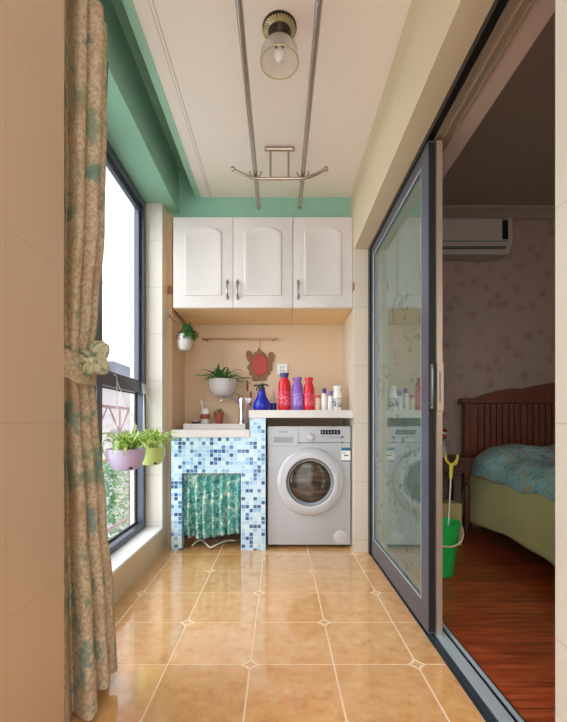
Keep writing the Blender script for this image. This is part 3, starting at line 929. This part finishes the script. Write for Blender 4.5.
flat_bottle('toiletry_bottle', 'slim white bottle with pale purple cap, left of the grey labelled bottle', 330.2, 5.2, 391, M['white_plastic'], M['cap_purple'], .24, depth=1, neck=.75)
flat_bottle('toiletry_bottle', 'white bottle with grey printed label, rightmost on the shelf', 337.2, 9, 386, M['white_plastic'], M['white_plastic'], .16, depth=.8, neck=.7, labelm=M['lab_grey'])
# cobalt sprayer
x = bx_px(261.8); y = YS
e = thing('plant_mister', 'round cobalt blue glass plant mister with black spray head', 'spray bottle', (x, y, BT))
MB().lathe([(0.050, BT), (0.062, BT + .01), (0.067, BT + .035), (0.060, BT + .065), (0.042, BT + .090), (0.030, BT + .115), (0.028, BT + .135), (0.022, BT + .148), (0.018, BT + .150)], (x, y, 0), 24).build('glass_body', M['cobalt'], e, smooth=True)
b = MB(); b.lathe([(0.024, BT + .150), (0.024, BT + .165), (0.014, BT + .170), (0.012, BT + .195), (0.004, BT + .200)], (x, y, 0), 16)
b.box(x - .058, x + .02, y - .006, y + .006, BT + .176, BT + .190, bev=.003)
b.tube([(x + .005, y, BT + .186), (x + .03, y, BT + .19), (x + .05, y, BT + .178)], .005, 8)
b.tube([(x - .012, y, BT + .178), (x - .035, y, BT + .165), (x - .038, y, BT + .145)], .004, 8)
b.build('spray_head', M['black_plastic'], e, smooth=True)
# clear pump bottle with pink trigger
x = bx_px(272.6) + .004; y = YS + .09
e = thing('spray_bottle', 'small clear bottle with pink spray head between mister and tallest red bottle', 'bottle', (x, y, BT))
MB().lathe([(0.024, BT), (0.026, BT + .008), (0.026, BT + .09), (0.012, BT + .115), (0.011, BT + .125)], (x, y, 0), 18).build('bottle_body', M['clear'], e, smooth=True)
MB().lathe([(0.023, BT + .002), (0.0245, BT + .01), (0.0245, BT + .06), (0.001, BT + .061)], (x, y, 0), 18).build('contents', M['cobalt'], e, smooth=True)
b = MB(); b.lathe([(0.013, BT + .125), (0.013, BT + .14), (0.008, BT + .145), (0.008, BT + .165)], (x, y, 0), 14); b.box(x - .024, x + .012, y - .006, y + .006, BT + .160, BT + .176, bev=.003)
b.box(x - .018, x - .013, y - .004, y + .004, BT + .13, BT + .162)
b.build('spray_head', M['pink_item'], e)

# ------------------------------------------------------------------ back wall of the alcove
YW = YB - .002
KB = 3.15 / 393
e = thing('hanging_rail', 'thin brass rail on the alcove wall above the sink', 'rail', (-0.32, YW, 1.54))
MB().tube([(PX(203, 3.13), 3.13, 1.546), (PX(277, 3.13), 3.13, 1.546)], .006, 12).build('bar', M['brass'], e, smooth=True)
for px in (206, 273.5):
    b = MB(); xx = PX(px, 3.13); b.tube([(xx, YW, 1.546), (xx, 3.13, 1.546)], .005, 10); b.lathe([(0.014, YW - .006), (0.014, YW)], (xx, 0, 1.546), 16, 'Y')
    b.ball((PX(203 if px < 250 else 277, 3.13), 3.13, 1.546), .009)
    b.build('bracket', M['brass'], e, smooth=True)
# red crab plaque
cx, cz = PX(260, 3.15), PZ(366, 3.15)
s = 0.0080
e = thing('crab_plaque', 'red and brown crab shaped plaque hanging on the alcove wall', 'wall decoration', (cx, YW, cz))
def sc_poly(pts): return [(cx + (a - 260) * s, PZ(bb, 3.15)) for a, bb in pts]
body = [(259, 347.5), (261, 351), (264, 352.5), (266.8, 356), (268.2, 361), (271.5, 364.5), (272.3, 369), (270, 371), (269.6, 374.5), (266.5, 375), (265.5, 380), (252.5, 381), (251.8, 375.5), (249, 375), (249.6, 371), (246.6, 367.5), (248.5, 365), (250.6, 361.5), (251.4, 356.5), (254, 352.8), (257, 351)]
MB().prism(sc_poly(body), YW - .016, YW, 'XZ').build('shell', M['crab_brown'], e, bevel=.003)
for cl in ([(250.8, 363), (247.6, 360.5), (245.8, 356), (246, 352), (248, 350.2), (250.6, 351), (252, 354), (251.4, 358), (252.5, 361)],
           [(268.2, 363), (267.8, 358.5), (268.6, 353.5), (270.2, 351.6), (273, 352.4), (274, 355.6), (273, 360), (271, 364)]):
    MB().prism(sc_poly(cl), YW - .02, YW - .002, 'XZ').build('claw', M['crab_brown'], e, bevel=.003)
rd = [(257.5, 355), (262, 354.5), (266, 358.5), (267.6, 364), (268, 369), (265, 373.5), (260, 376), (255, 374), (252.6, 369), (252.4, 363.5), (254, 358)]
MB().prism(sc_poly(rd), YW - .022, YW - .014, 'XZ').build('red_centre', M['crab_red'], e, bevel=.005)
MB().tube([(PX(259.5, 3.15), YW - .010, PZ(349, 3.15)), (PX(259.5, 3.145), YW - .012, PZ(345.5, 3.15)), (PX(259.5, 3.13), 3.131, 1.54)], .0015, 6).build('cord', M['dark_wood'], e)
# socket
e = thing('wall_socket', 'white square wall socket above the tallest red bottle', 'socket', (PX(282, 3.165), YW, PZ(369, 3.165)))
sx_, sz_ = PX(282.2, 3.165), PZ(369, 3.165)
bx(sx_ - .043, sx_ + .043, YW - .010, YW, sz_ - .043, sz_ + .043, bev=.004).build('plate', M['white_plastic'], e)
b = MB()
for a, c, r in ((-.012, .012, 0), (.012, .012, 0), (-.011, -.014, .5), (.011, -.014, -.5)):
    b.box(sx_ + a - .0025, sx_ + a + .0025, YW - .0112, YW - .0098, sz_ + c - .008, sz_ + c + .008)
b.build('slots', M['black_plastic'], e)
# two dark red sticks hanging
for px, y0_, y1_, lab in ((247.2, 380, 391, 'upper dark red stick hanging just left of the crab plaque'), (250.6, 391.5, 405.5, 'lower dark red stick hanging just left of the blue plant mister')):
    xx = PX(px, 3.15)
    tag(MB().tube([(xx, YW - .008, PZ(y1_, 3.15)), (xx, YW - .009, PZ((y0_ + y1_) / 2, 3.15)), (xx, YW - .008, PZ(y0_, 3.15))], [.006, .0075, .005], 8).build('hanging_brush_handle', M['red_stick'], smooth=True), lab, 'brush')
# white trailing planter hung from the rail
def half_pot(cx, cy, ztop, r, h, col, name='pot'):
    b = MB()
    prof = []
    for k in range(9):
        t = k / 8
        prof.append((r * (0.42 + 0.58 * math.sin(t * PI / 2) ** 0.9), ztop - h + h * (1 - math.cos(t * PI / 2)) ** 1.0 if False else ztop - h + h * (t ** 1.5)))
    prof[0] = (r * .36, ztop - h)
    prof += [(r * 1.02, ztop), (r * 1.02, ztop + .004), (r * .94, ztop + .004), (r * .90, ztop - .02)]
    b.lathe(prof, (cx, cy, 0), 28)
    return b
px_, py_ = PX(222.5, 3.035), 3.035
e = thing('hanging_planter', 'white bowl planter of long dark leaves hung from the brass rail', 'plant', (px_, py_, 1.08))
half_pot(px_, py_, 1.205, 0.112, 0.125, M['ceramic']).build('pot', M['ceramic'], e, smooth=True)
MB().lathe([(0.10, 1.19), (0.001, 1.195)], (px_, py_, 0), 18).build('soil', M['soil'], e)
b = MB()
for k in range(56):
    a_ = random.uniform(0, 2 * PI); L = random.uniform(.18, .36) * (1 - .5 * max(0, math.sin(a_)))
    b.blade((px_ + random.uniform(-.04, .04), py_ + random.uniform(-.03, .03), 1.19), a_, L, random.uniform(.03, .13), random.uniform(.0, .08), .0095, 8)
for v in b.bm.verts: v.co.y = min(v.co.y, YB - .01)
b.build('leaves', M['leaf_dark'], e, smooth=True)
b = MB()
for a_ in (PI / 2, PI / 2 + 2.1, PI / 2 - 2.1):
    b.tube([(px_ + .105 * math.cos(a_), py_ + .105 * math.sin(a_) * .8, 1.207), (px_ + .006, 3.12, 1.50), (px_ + .006, 3.121, 1.538)], .0016, 6)
b.build('cords', M['string'], e)
# pendant pot on wall hook
hx_, hy_ = -0.672, 2.80
e = thing('hook', 'small chrome hook with arm on the alcove edge left of the sink', 'hook', (-0.786, 2.79, 1.61))
b = MB(); b.lathe([(0.013, 2.794), (0.013, 2.80)], (-0.786, 0, 1.64), 14, 'Y'); b.ball((-0.786, 2.785, 1.64), .011)
b.build('knob', M['chrome'], e, smooth=True)
MB().tube([(-0.786, 2.785, 1.638), (-0.752, 2.782, 1.605), (-0.715, 2.785, 1.565), (-0.690, 2.79, 1.552)], .004, 8).build('arm', M['steel'], e, smooth=True)
e = thing('hanging_planter', 'small white egg shaped pot of dense green leaves hung at the alcove left edge', 'plant', (hx_, hy_, 1.385))
MB().lathe([(0.018, 1.385), (0.038, 1.392), (0.052, 1.42), (0.055, 1.45), (0.050, 1.485), (0.043, 1.505), (0.040, 1.505), (0.045, 1.48)], (hx_, hy_, 0), 22).build('pot', M['ceramic'], e, smooth=True)
b = MB()
for k in range(230):
    a_ = random.uniform(0, 2 * PI); q = random.uniform(0, 1)
    b.blade((hx_ + .055 * q * math.cos(a_) + .015, hy_ + .05 * q * math.sin(a_), 1.485 + .085 * (1 - q)), a_ + random.uniform(-.6, .6), random.uniform(.02, .05), random.uniform(-.02, .03), .02, .009, 4)
for v in b.bm.verts: v.co.x = max(v.co.x, -.74)
b.build('leaves', M['leaf_dark'], e, smooth=True)
MB().tube([(hx_ - .03, hy_ - .01, 1.50), (-0.68, YF + .09, 1.55), (hx_ + .03, hy_ + .01, 1.50)], .0015, 6).build('cord', M['dark_wood'], e)

# ------------------------------------------------------------------ hanging bowls at the window
def spider_planter(x, y, zr, r, h, col, leafm, label, hx, hy, n=46, nudge=0):
    e = thing('hanging_planter', label, 'plant', (x, y, zr - h))
    b = half_pot(x, y, zr, r, h, col)
    pot = b.build('pot', col, e, smooth=True)
    MB().ball((x + r * .45, y - r * .55, zr - h * .86), .009, 10, (1.2, 1, .8)).build('drain_plug', M['black_plastic'], pot)
    MB().lathe([(r * .9, zr - .012), (0.001, zr - .008)], (x, y, 0), 18).build('soil', M['soil'], e)
    b = MB()
    for k in range(n):
        a_ = random.uniform(0, 2 * PI); L = random.uniform(.13, .29)
        if math.cos(a_) < -0.2: L *= .6
        b.blade((x + random.uniform(-.3, .3) * r, y + random.uniform(-.3, .3) * r, zr - .01), a_, L, random.uniform(.06, .14), random.uniform(.0, .12), .0085, 9)
    for v in b.bm.verts: v.co.x = max(v.co.x, -0.905)
    b.build('leaves', leafm, e, smooth=True)
    b = MB()
    for a_ in (0.4, 0.4 + 2.09, 0.4 + 4.19):
        b.tube([(x + r * .97 * math.cos(a_), y + r * .97 * math.sin(a_), zr), (hx, hy, 1.10)], .0018, 6)
    b.tube([(hx, hy, 1.09), (hx - .001, hy, 1.125), (hx - .012, hy, 1.138), (hx - .02, hy, 1.13)], .0018, 6)
    b.build('cords', M['string'], e)
    return e
def variegated():
    a = NT('variegated_spider_leaf'); tc = a.n('ShaderNodeTexCoord')
    n = a.noise(tc.outputs['Object'], 55, 2)
    a.l(a.ramp(n, [(0.35, lin((104, 160, 50))), (0.5, lin((170, 206, 84))), (0.65, lin((228, 236, 160)))]), a.p.inputs['Base Color']); a.set(0.45)
    return a.m
M['varieg'] = variegated()
spider_planter(-0.80, 2.05, 0.735, 0.098, 0.108, M['lilac'], M['varieg'], 'lilac bowl planter with striped spider plant hanging at the window', -0.885, 2.14, 70)
spider_planter(-0.790, 2.42, 0.722, 0.088, 0.108, M['lime'], M['varieg'], 'lime green bowl planter with spider plant hanging behind the lilac one', -0.885, 2.56, 60)
tag(bx(-0.909, -0.895, 2.585, 2.645, 1.07, 1.13, bev=.003).build('window_latch_box', M['track'], None), 'small grey metal box fixed on the window transom corner', 'latch')

# ------------------------------------------------------------------ drape curtain
def drape():
    e = thing('curtain', 'floral beige and green drape gathered with a bow tie-back at left', 'curtain', (-0.66, 1.22, 0.0))
    keys = [(2.18, .112, -.674), (1.9, .112, -.676), (1.5, .104, -.674), (1.22, .088, -.676), (1.10, .076, -.674), (1.03, .074, -.674), (0.90, .088, -.676), (0.6, .104, -.668), (0.3, .122, -.664), (0.02, .132, -.660)]
    N = 150; rings = []
    b = MB()
    nz = 60
    for j in range(nz + 1):
        z = 2.18 - (2.18 - 0.035) * j / nz
        for (za, ra, xa), (zb_, rb, xb) in zip(keys, keys[1:]):
            if z <= za and z >= zb_ - 1e-6:
                t = (za - z) / (za - zb_); t = t * t * (3 - 2 * t); r = ra + (rb - ra) * t; xc = xa + (xb - xa) * t; break
        tw = 0.25 * math.sin(z * 2.0)
        depth = 0.62 - .38 * math.exp(-((z - 1.065) / .10) ** 2)
        pts = []
        for k in range(N):
            th = 2 * PI * k / N
            f = 1.05 - depth * (0.5 - 0.5 * math.cos(11 * th + tw * 2 + .5 * math.sin(3 * th))) ** 2.2 - .06 * math.sin(4 * th + 1.3 + z)
            zz = z
            if j == nz: zz = z + 0.025 * math.sin(3 * th + 1)
            pts.append(Vector((xc + r * f * math.cos(th), 1.225 + r * 1.15 * f * math.sin(th), zz)))
        rings.append(b.ring(pts))
    for a_, c_ in zip(rings, rings[1:]): b.bridge(a_, c_)
    b._f(rings[0])
    b.build('drape', M['curtain'], e, smooth=True, angle=180)
    # tie-back band
    def band(u, v):
        th = u * 2 * PI
        f = 1 + 0.04 * math.sin(9 * th) * 0.3
        return Vector((-0.667 + .086 * f * math.cos(th), 1.225 + .098 * f * math.sin(th), 1.02 + .085 * v + .035 * math.cos(th)* -1 + .004 * math.sin(u * 40 + v * 5)))
    tb = MB().grid(band, 90, 8).build('tie_back', M['curtain'], e, smooth=True, solid=.003, angle=180)
    # bow
    bc = Vector((-0.560, 1.185, 1.06))
    b = MB()
    for (ax, az, L, ry) in ((0.6, .75, .065, .03), (0.75, -.55, .06, .028), (-0.75, .35, .04, .02), (-.3, -.9, .05, .02)):
        d = Vector((ax, -.15, az)).normalized(); sd = Vector((-az, 0, ax)).normalized()
        def lp(u, v, d=d, sd=sd, L=L, ry=ry):
            t = u
            wdt = ry * math.sin(PI * min(1, t * .85 + .08)) ** .7
            return bc + d * L * t + sd * (v - .5) * 2 * wdt + Vector((0, -.012 * math.sin(PI * t) + .008 * math.sin(v * 14 + t * 3), 0))
        b.grid(lp, 10, 12)
    b.ball(bc + Vector((0, -.01, 0)), .014, 12)
    b.build('bow', M['bow'], tb, smooth=True, solid=.002, angle=180)
    return e
M['bow'] = cloth_pattern('green_grey_bow_cloth', lin((176, 172, 138)), [lin((120, 136, 112)), lin((150, 156, 128)), lin((196, 186, 150))], 40, thr=.4)
drape()
e = thing('curtain_rail', 'short steel curtain rail at the top left of the window', 'curtain rail', (-0.668, 1.15, 2.20))
MB().tube([(-0.668, 1.0, 2.20), (-0.668, 1.34, 2.20)], .010, 12).build('rod', M['steel'], e, smooth=True)
b = MB(); b.tube([(-0.668, 1.10, 2.20), (-0.668, 1.10, 2.24), (-0.735, 1.10, 2.30), (-0.735, 1.10, 2.37)], .006, 8); b.box(-.755, -.722, 1.085, 1.115, 2.362, 2.37)
b.build('bracket', M['steel'], e, smooth=True)
# blue grey sheer behind
def sheer(u, v):
    z = 2.368 - 2.0 * v
    wdt = 0.055 * (1 - .5 * v)
    return Vector((-0.727 - .055 * v + 0.016 * math.sin(u * 2 * PI * 5), 1.50 + (u * .155) * (1 - .35 * v), z))
tag(MB().grid(sheer, 80, 12).build('sheer_curtain', M['sheer'], smooth=True, solid=.001, angle=180), 'blue grey sheer curtain showing at the top behind the floral drape', 'curtain')

# ------------------------------------------------------------------ ceiling lamp
lx, ly = 0.0, 1.605
e = thing('ceiling_lamp', 'ceiling lamp with fluted bronze base and open glass shade', 'lamp', (lx, ly, CE - .16))
b = MB(); b.use(M['bronze_dark'])
n = 34
b.lathe([(0.070, CE), (0.070, CE - .005), (0.064, CE - .008)], (lx, ly, 0), 40)
b.use(M['bronze'])
for k in range(n):
    t = 2 * PI * k / n
    p0 = (lx + .066 * math.cos(t), ly + .066 * math.sin(t), CE - .010); p1 = (lx + .045 * math.cos(t + .25), ly + .045 * math.sin(t + .25), CE - .018)
    b.tube([p0, p1], .0038, 6)
b.use(M['bronze_dark']).lathe([(0.060, CE - .008), (0.048, CE - .016), (0.046, CE - .030), (0.036, CE - .044), (0.024, CE - .052), (0.022, CE - .060)], (lx, ly, 0), 32)
b.build('base', None, e, smooth=True)
b = MB(); b.use(M['bronze_dark']).lathe([(0.020, CE - .058), (0.022, CE - .068), (0.016, CE - .080), (0.012, CE - .084)], (lx, ly, 0), 20); b.build('socket', None, e, smooth=True)
sh = MB().lathe([(0.024, CE - .056), (0.038, CE - .060), (0.062, CE - .078), (0.074, CE - .100), (0.078, CE - .125), (0.0775, CE - .142), (0.0755, CE - .142), (0.0755, CE - .125), (0.0715, CE - .102), (0.060, CE - .082), (0.037, CE - .064), (0.024, CE - .060)], (lx, ly, 0), 40, cap=False).build('shade', M['lamp_glass'], e, smooth=True)
b = MB()
pts = [(lx + .0768 * math.cos(2 * PI * k / 48), ly + .0768 * math.sin(2 * PI * k / 48), CE - .1435) for k in range(49)]
b.tube(pts, .0028, 6, cap=False); b.build('shade_rim', M['bronze'], sh, smooth=True)
MB().lathe([(0.011, CE - .080), (0.012, CE - .090), (0.020, CE - .104), (0.021, CE - .116), (0.014, CE - .130), (0.001, CE - .136)], (lx, ly, 0), 20).build('bulb', M['white_plastic'], e, smooth=True)

# ------------------------------------------------------------------ clothes drying rack
zr = 0.87 + 1.455
e = thing('drying_rack', 'ceiling hung steel clothes rack with two long rods and curved cross bar', 'clothes rack', (0.0, 1.5, zr))
for x in (-0.1405, 0.1365):
    b = MB(); b.tube([(x, 0.62, zr), (x, 2.63, zr)], .0125, 16); b.ball((x, 2.645, zr), .0155, 12); b.tube([(x, 2.625, zr), (x, 2.64, zr)], .0145, 14); b.ball((x, .61, zr), .0155, 12)
    b.build('rod', M['steel'], e, smooth=True)
for yb in (2.297, 0.85):
    br = MB()
    path = []
    for k in range(25):
        t = -1 + 2 * k / 24
        path.append((t * .270, yb, zr - .024 + .055 * max(0, (abs(t) - .45) / .55) ** 1.6))
    br.tube(path, .0085, 12); br.ball((-.272, yb, zr + .033), .0145); br.ball((.272, yb, zr + .033), .0145)
    cb = br.build('cross_bar', M['steel'], e, smooth=True)
    for x in (-.0525, .0525):
        MB().tube([(x, yb, zr - .018), (x, yb, CE - .006)], .0065, 10).build('hanger_stem', M['steel'], e, smooth=True)
    b = MB(); b.tube([(-.078, yb, CE - .012), (.078, yb, CE - .012)], .0115, 12); b.ball((-.078, yb, CE - .0125), .0125); b.ball((.078, yb, CE - .0125), .0125)
    b.build('ceiling_mount', M['steel'], e, smooth=True)
    for x in (-.1405, .1365):
        b = MB(); pp = []
        for k in range(11):
            t = -PI * .95 + PI * .9 * k / 10
            pp.append((x + .034 * math.cos(t), yb, zr + .018 + .036 * math.sin(t)))
        b.tube(pp, .0045, 8); b.ball(pp[0], .0068, 8); b.ball(pp[-1], .0068, 8)
        b.build('cradle', M['steel'], e, smooth=True)

# ------------------------------------------------------------------ bedroom
# bed
e = thing('bed', 'wooden bed with slatted arched headboard and olive skirt in the bedroom', 'bed', (2.3, 2.2, 0))
HX0, HX1 = 1.49, 3.15; HY = 3.20
hb = MB()
hb.box(HX0 + .02, HX0 + .08, HY, HY + .06, 0, 1.04)
hb.box(HX1 - .08, HX1 - .02, HY, HY + .06, 0, 1.04)
hb.box(HX0 + .08, HX1 - .08, HY + .02, HY + .05, 0.35, 1.04)
hb.box(HX0 - .01, HX1 + .01, HY - .02, HY + .07, 1.035, 1.075, bev=.008)
n = 30; step = (HX1 - HX0 - .16) / n
hd = hb.build('headboard', M['bed_wood'], e)
sl = MB()
for k in range(n):
    x = HX0 + .08 + step * k
    sl.box(x + .004, x + step - .004, HY + .005, HY + .022, .36, 1.03, bev=.004)
sl.build('slats', M['bed_wood'], hd)
pts = [(HX0 + .10, 1.075)]
for k in range(9):
    t = k / 8; pts.append((HX0 + .12 + .34 * t, 1.08 + .075 * math.sin(PI * t * .55)))
for k in range(17):
    t = k / 16; pts.append((HX0 + .48 + .70 * t, 1.15 + .055 * math.sin(PI * t)))
for k in range(9):
    t = 1 - k / 8; pts.append((HX1 - .12 - .34 * t, 1.08 + .075 * math.sin(PI * t * .55)))
pts.append((HX1 - .10, 1.075))
MB().prism(pts, HY, HY + .05, 'XZ').build('crest', M['bed_wood'], hd)
# mattress base
bx(1.52, 3.10, 1.15, 3.19, 0.16, 0.40, bev=.02).build('bed_frame', M['dark_wood'], e)
bx(1.53, 3.09, 1.16, 3.19, 0.40, 0.50, bev=.04).build('mattress', M['white_plastic'], e)
for x in (1.56, 3.04):
    bx(x - .03, x + .03, 1.2, 1.26, 0, .16).build('leg', M['dark_wood'], e)
def sk(u, v):
    y = 3.17 - 2.04 * u
    sag = .03 * math.sin(u * 14) + .012 * math.sin(u * 33)
    return Vector((1.49 - .035 * v + .012 * math.sin(u * 26 + v * 2) * v + .008 * math.sin(u * 9 + v * 6), y, .50 - v * (.365 + sag * .5)))
MB().grid(sk, 120, 14).build('skirt', M['skirt'], e, smooth=True, solid=.003, angle=180)
# quilt
def qt(u, v):
    x = 1.455 + 1.68 * u; y = 3.14 - 2.0 * v
    eu = min(u, 1 - u) * 2; ev = min(v, 1 - v) * 2
    edge = min(1, eu * 5.5) ** .45 * (min(1, ev * 9) ** .5)
    pil = .10 * math.exp(-((y - 2.95) / .25) ** 2)
    z = .475 + (.135 + pil) * edge + .010 * math.sin(x * 17 + y * 5) + .008 * math.sin(y * 23)
    return Vector((x + .012 * math.sin(y * 15), y, z))
tag(MB().grid(qt, 60, 60).build('quilt', M['quilt'], smooth=True, solid=.02, angle=180), 'blue floral quilt spread over the bed', 'quilt')
# bedside table
e = thing('bedside_table', 'dark wooden bedside table with turned legs left of the bed', 'table', (1.22, 3.1, 0))
bx(0.98, 1.455, 2.93, 3.28, 0.585, 0.61, bev=.005).build('table_top', M['dark_wood'], e)
bx(1.0, 1.44, 2.95, 3.27, 0.50, 0.585).build('apron', M['dark_wood'], e)
for x in (1.02, 1.415):
    for y in (2.97, 3.25):
        MB().lathe([(0.012, 0), (0.015, .02), (0.02, .1), (0.024, .30), (0.022, .40), (.014, .41), (.026, .43), (.026, .445), (.014, .46), (.024, .475), (0.024, .50)], (x, y, 0), 14).build('leg', M['dark_wood'], e, smooth=True)
# ornament with red flowers
e = thing('flower_vase', 'small vase of red and white flowers on the bedside table', 'vase', (1.27, 3.08, .61))
MB().lathe([(.03, .61), (.045, .64), (.04, .68), (.02, .72), (.026, .735)], (1.27, 3.08, 0), 16).build('vase', M['ceramic'], e, smooth=True)
b = MB()
for k in range(9):
    a_ = random.uniform(0, 6.28); q = random.uniform(.0, .05)
    z = random.uniform(.76, .83)
    b.use(M['leaf_dark']).tube([(1.27, 3.08, .72), (1.27 + q * math.cos(a_), 3.08 + q * math.sin(a_), z)], .002, 5)
    b.use(M['crab_red'] if k % 2 else M['label_white']).ball((1.27 + q * math.cos(a_), 3.08 + q * math.sin(a_), z), .019, 8, (1, 1, .8))
b.build('flowers', None, e)
tag(bx(1.14, 1.30, 2.80, 2.925, 0, 0.30, bev=.002).build('storage_box', M['cardboard']), 'pale yellow box on the bedroom floor behind the green bucket', 'box')

# green bucket with handle
bxx, byy = 0.925, 2.30
e = thing('bucket', 'bright green plastic bucket with pale handle on the bedroom floor', 'bucket', (bxx, byy, 0))
MB().lathe([(0.085, 0.0), (0.088, 0.005), (0.120, .285), (0.128, .287), (0.128, .30), (0.122, .30), (0.117, .285), (0.084, .01), (0.001, .01)], (bxx, byy, 0), 32).build('bucket_body', M['green_plastic'], e, smooth=True)
pp = []
for k in range(21):
    t = PI * k / 20
    pp.append((bxx + .128 * math.cos(t), byy - .02 - .128 * math.sin(t), .28 - .085 * math.sin(t)))
MB().tube(pp, .0045, 8).build('handle', M['peach_plastic'], e, smooth=True)
# clothes fork pole leaning in the bucket
e = thing('clothes_fork', 'clothes pole with yellow forked hook leaning in the green bucket', 'clothes pole', (0.93, 2.33, .012))
def q(px, py, Y): return Vector((PX(px, Y), Y, PZ(py, Y)))
p0 = Vector((0.965, 2.33, .02)); p1 = q(451.3, 466, 2.36)
p0 = q(446.5, 566, 2.27); p0.z = .02
MB().tube([p0, p1], .0055, 10).build('pole', M['pale_metal'], e, smooth=True)
d = (p1 - p0).normalized()
MB().tube([p1 - d * .075, p1 + d * .01], [.010, .012], 12).build('grip', M['yellow_plastic'], e, smooth=True)
fk = MB()
for s_ in (-1, 1):
    pp = [p1 + d * .008]
    for k in range(1, 8):
        t = k / 7
        pp.append(p1 + d * (.008 + .055 * t ** 1.3) + Vector((s_ * .036 * math.sin(t * PI * .62), 0, .006 * t)))
    fk.tube(pp, [.007] * 6 + [.006, .008], 8)
fk.tube([p1, p1 + Vector((.03, 0, .012)), p1 + Vector((.036, 0, .03))], .004, 6)
fk.build('fork', M['yellow_plastic'], e, smooth=True)

# air conditioner
e = thing('air_conditioner', 'white wall air conditioner high on the bedroom back wall', 'air conditioner', (1.55, 3.2, 2.35))
AY = 3.10
ax0, ax1 = 1.15, PX(513, AY); az0, az1 = PZ(252, AY), PZ(215, AY)
MB().prism([(3.295, az0 + .01), (3.295, az1), (AY + .03, az1), (AY, az1 - .03), (AY, az0 + .09), (AY + .05, az0)], ax0, ax1, 'YZ').build('casing', M['ac_white'], e, bevel=.008)
bx(ax0 + .02, ax1 - .095, AY - .004, AY + .002, az0 + .095, az1 - .03, bev=.001).build('front_panel', M['ac_white'], e)
bx(ax1 - .085, ax1 - .040, AY - .004, AY + .002, az0 + .10, az1 - .04, bev=.001).build('display_strip', M['black_gloss'], e)
b = MB(); b.box(ax0 + .03, ax1 - .05, AY + .006, AY + .03, az0 + .035, az0 + .05); b.box(ax0 + .02, ax1 - .04, AY - .002, AY + .01, az0 + .083, az0 + .088)
b.build('air_flap', M['ink_grey'], e)

# ------------------------------------------------------------------ outside the window
struct(bx(-40, -1.0, -6, 60, -3.1, -3.0).build('ground', simple('pale_paving', (196, 204, 196), 0.9)))
hm = simple('pinkish_render', (172, 160, 162), 0.9); rm = simple('pale_grey_roof', (104, 108, 124), 0.8)
e = thing('neighbour_house', 'pale pink house with grey layered roof outside the window', 'house', (-9, 18, -3))
bx(-16, -4.6, 14, 22, -3, 2.45).build('wall', hm, e)
b = MB()
for k in range(5):
    w = k * .45
    b.prism([(-16.5, 2.45 + k * .17), (-4.2 - w, 2.45 + k * .17), (-4.6 - w, 2.60 + k * .17), (-16.5, 2.60 + k * .17)], 13.6 + k * .4, 22.4, 'XZ')
b.build('roof', rm, e)
dg_ = simple('dull_glass', (110, 128, 136), .3)
for x in (-5.6, -7.4, -9.2): bx(x - .35, x + .35, 13.97, 14.0, -.6, .6).build('window', dg_, e)
# ornamental grille outside the lower pane
e = thing('window_grille', 'pinkish star patterned metal grille outside the lower window', 'grille', (-1.22, 2.6, .2))
gm = simple('dusty_pink_paint', (130, 96, 104), .6)
b = MB()
gx = -1.22
b.box(gx - .008, gx + .008, 1.6, 3.6, .98, 1.0); b.box(gx - .008, gx + .008, 1.6, 3.6, .60, .62); b.box(gx - .008, gx + .008, 1.6, 3.6, .10, .12)
b.build('rails', gm, e)
for k in range(5):
    c = 1.8 + .40 * k
    b = MB()
    for a_ in (0, PI / 4, PI / 2, 3 * PI / 4):
        L = .19 if a_ in (0, PI / 2) else .25
        b.tube([(gx, c - L * math.cos(a_), .80 - L * math.sin(a_)), (gx, c + L * math.cos(a_), .80 + L * math.sin(a_))], .007, 6)
    b.build('star', gm, e)
for c in (1.6, 3.6):
    bx(gx - .01, gx + .01, c - .01, c + .01, -3.0, 1.0).build('post', gm, e)
# shrubs outside
def shrub(x, y, z0, h, r, label, n=900):
    e = thing('shrub', label, 'shrub', (x, y, z0), 'shrubs outside the window')
    MB().tube([(x, y, z0), (x + .03, y, z0 + h * .5), (x, y, z0 + h * .9)], [.04, .03, .01], 8).build('stem', M['dark_wood'], e)
    b = MB()
    for k in range(n):
        a_ = random.uniform(0, 2 * PI); t = random.random() ** .7; q_ = r * math.sqrt(random.random()) * (1.1 - .5 * t)
        b.blade((x + q_ * math.cos(a_), y + q_ * math.sin(a_), z0 + h * (.15 + .85 * t)), random.uniform(0, 2 * PI), random.uniform(.06, .14), random.uniform(-.02, .06), .05, .022, 3)
    b.build('leaves', M['shrub'], e, smooth=True)
M['shrub'] = simple('pale_shrub_leaf', (106, 146, 92), .7, var=.25, scale=10)
shrub(-2.5, 5.6, -3.0, 3.35, .42, 'tall pale green shrub just outside the lower window pane', 1500)
shrub(-3.6, 9.4, -3.0, 3.1, .7, 'rounder pale shrub farther out, in front of the pink house', 1200)
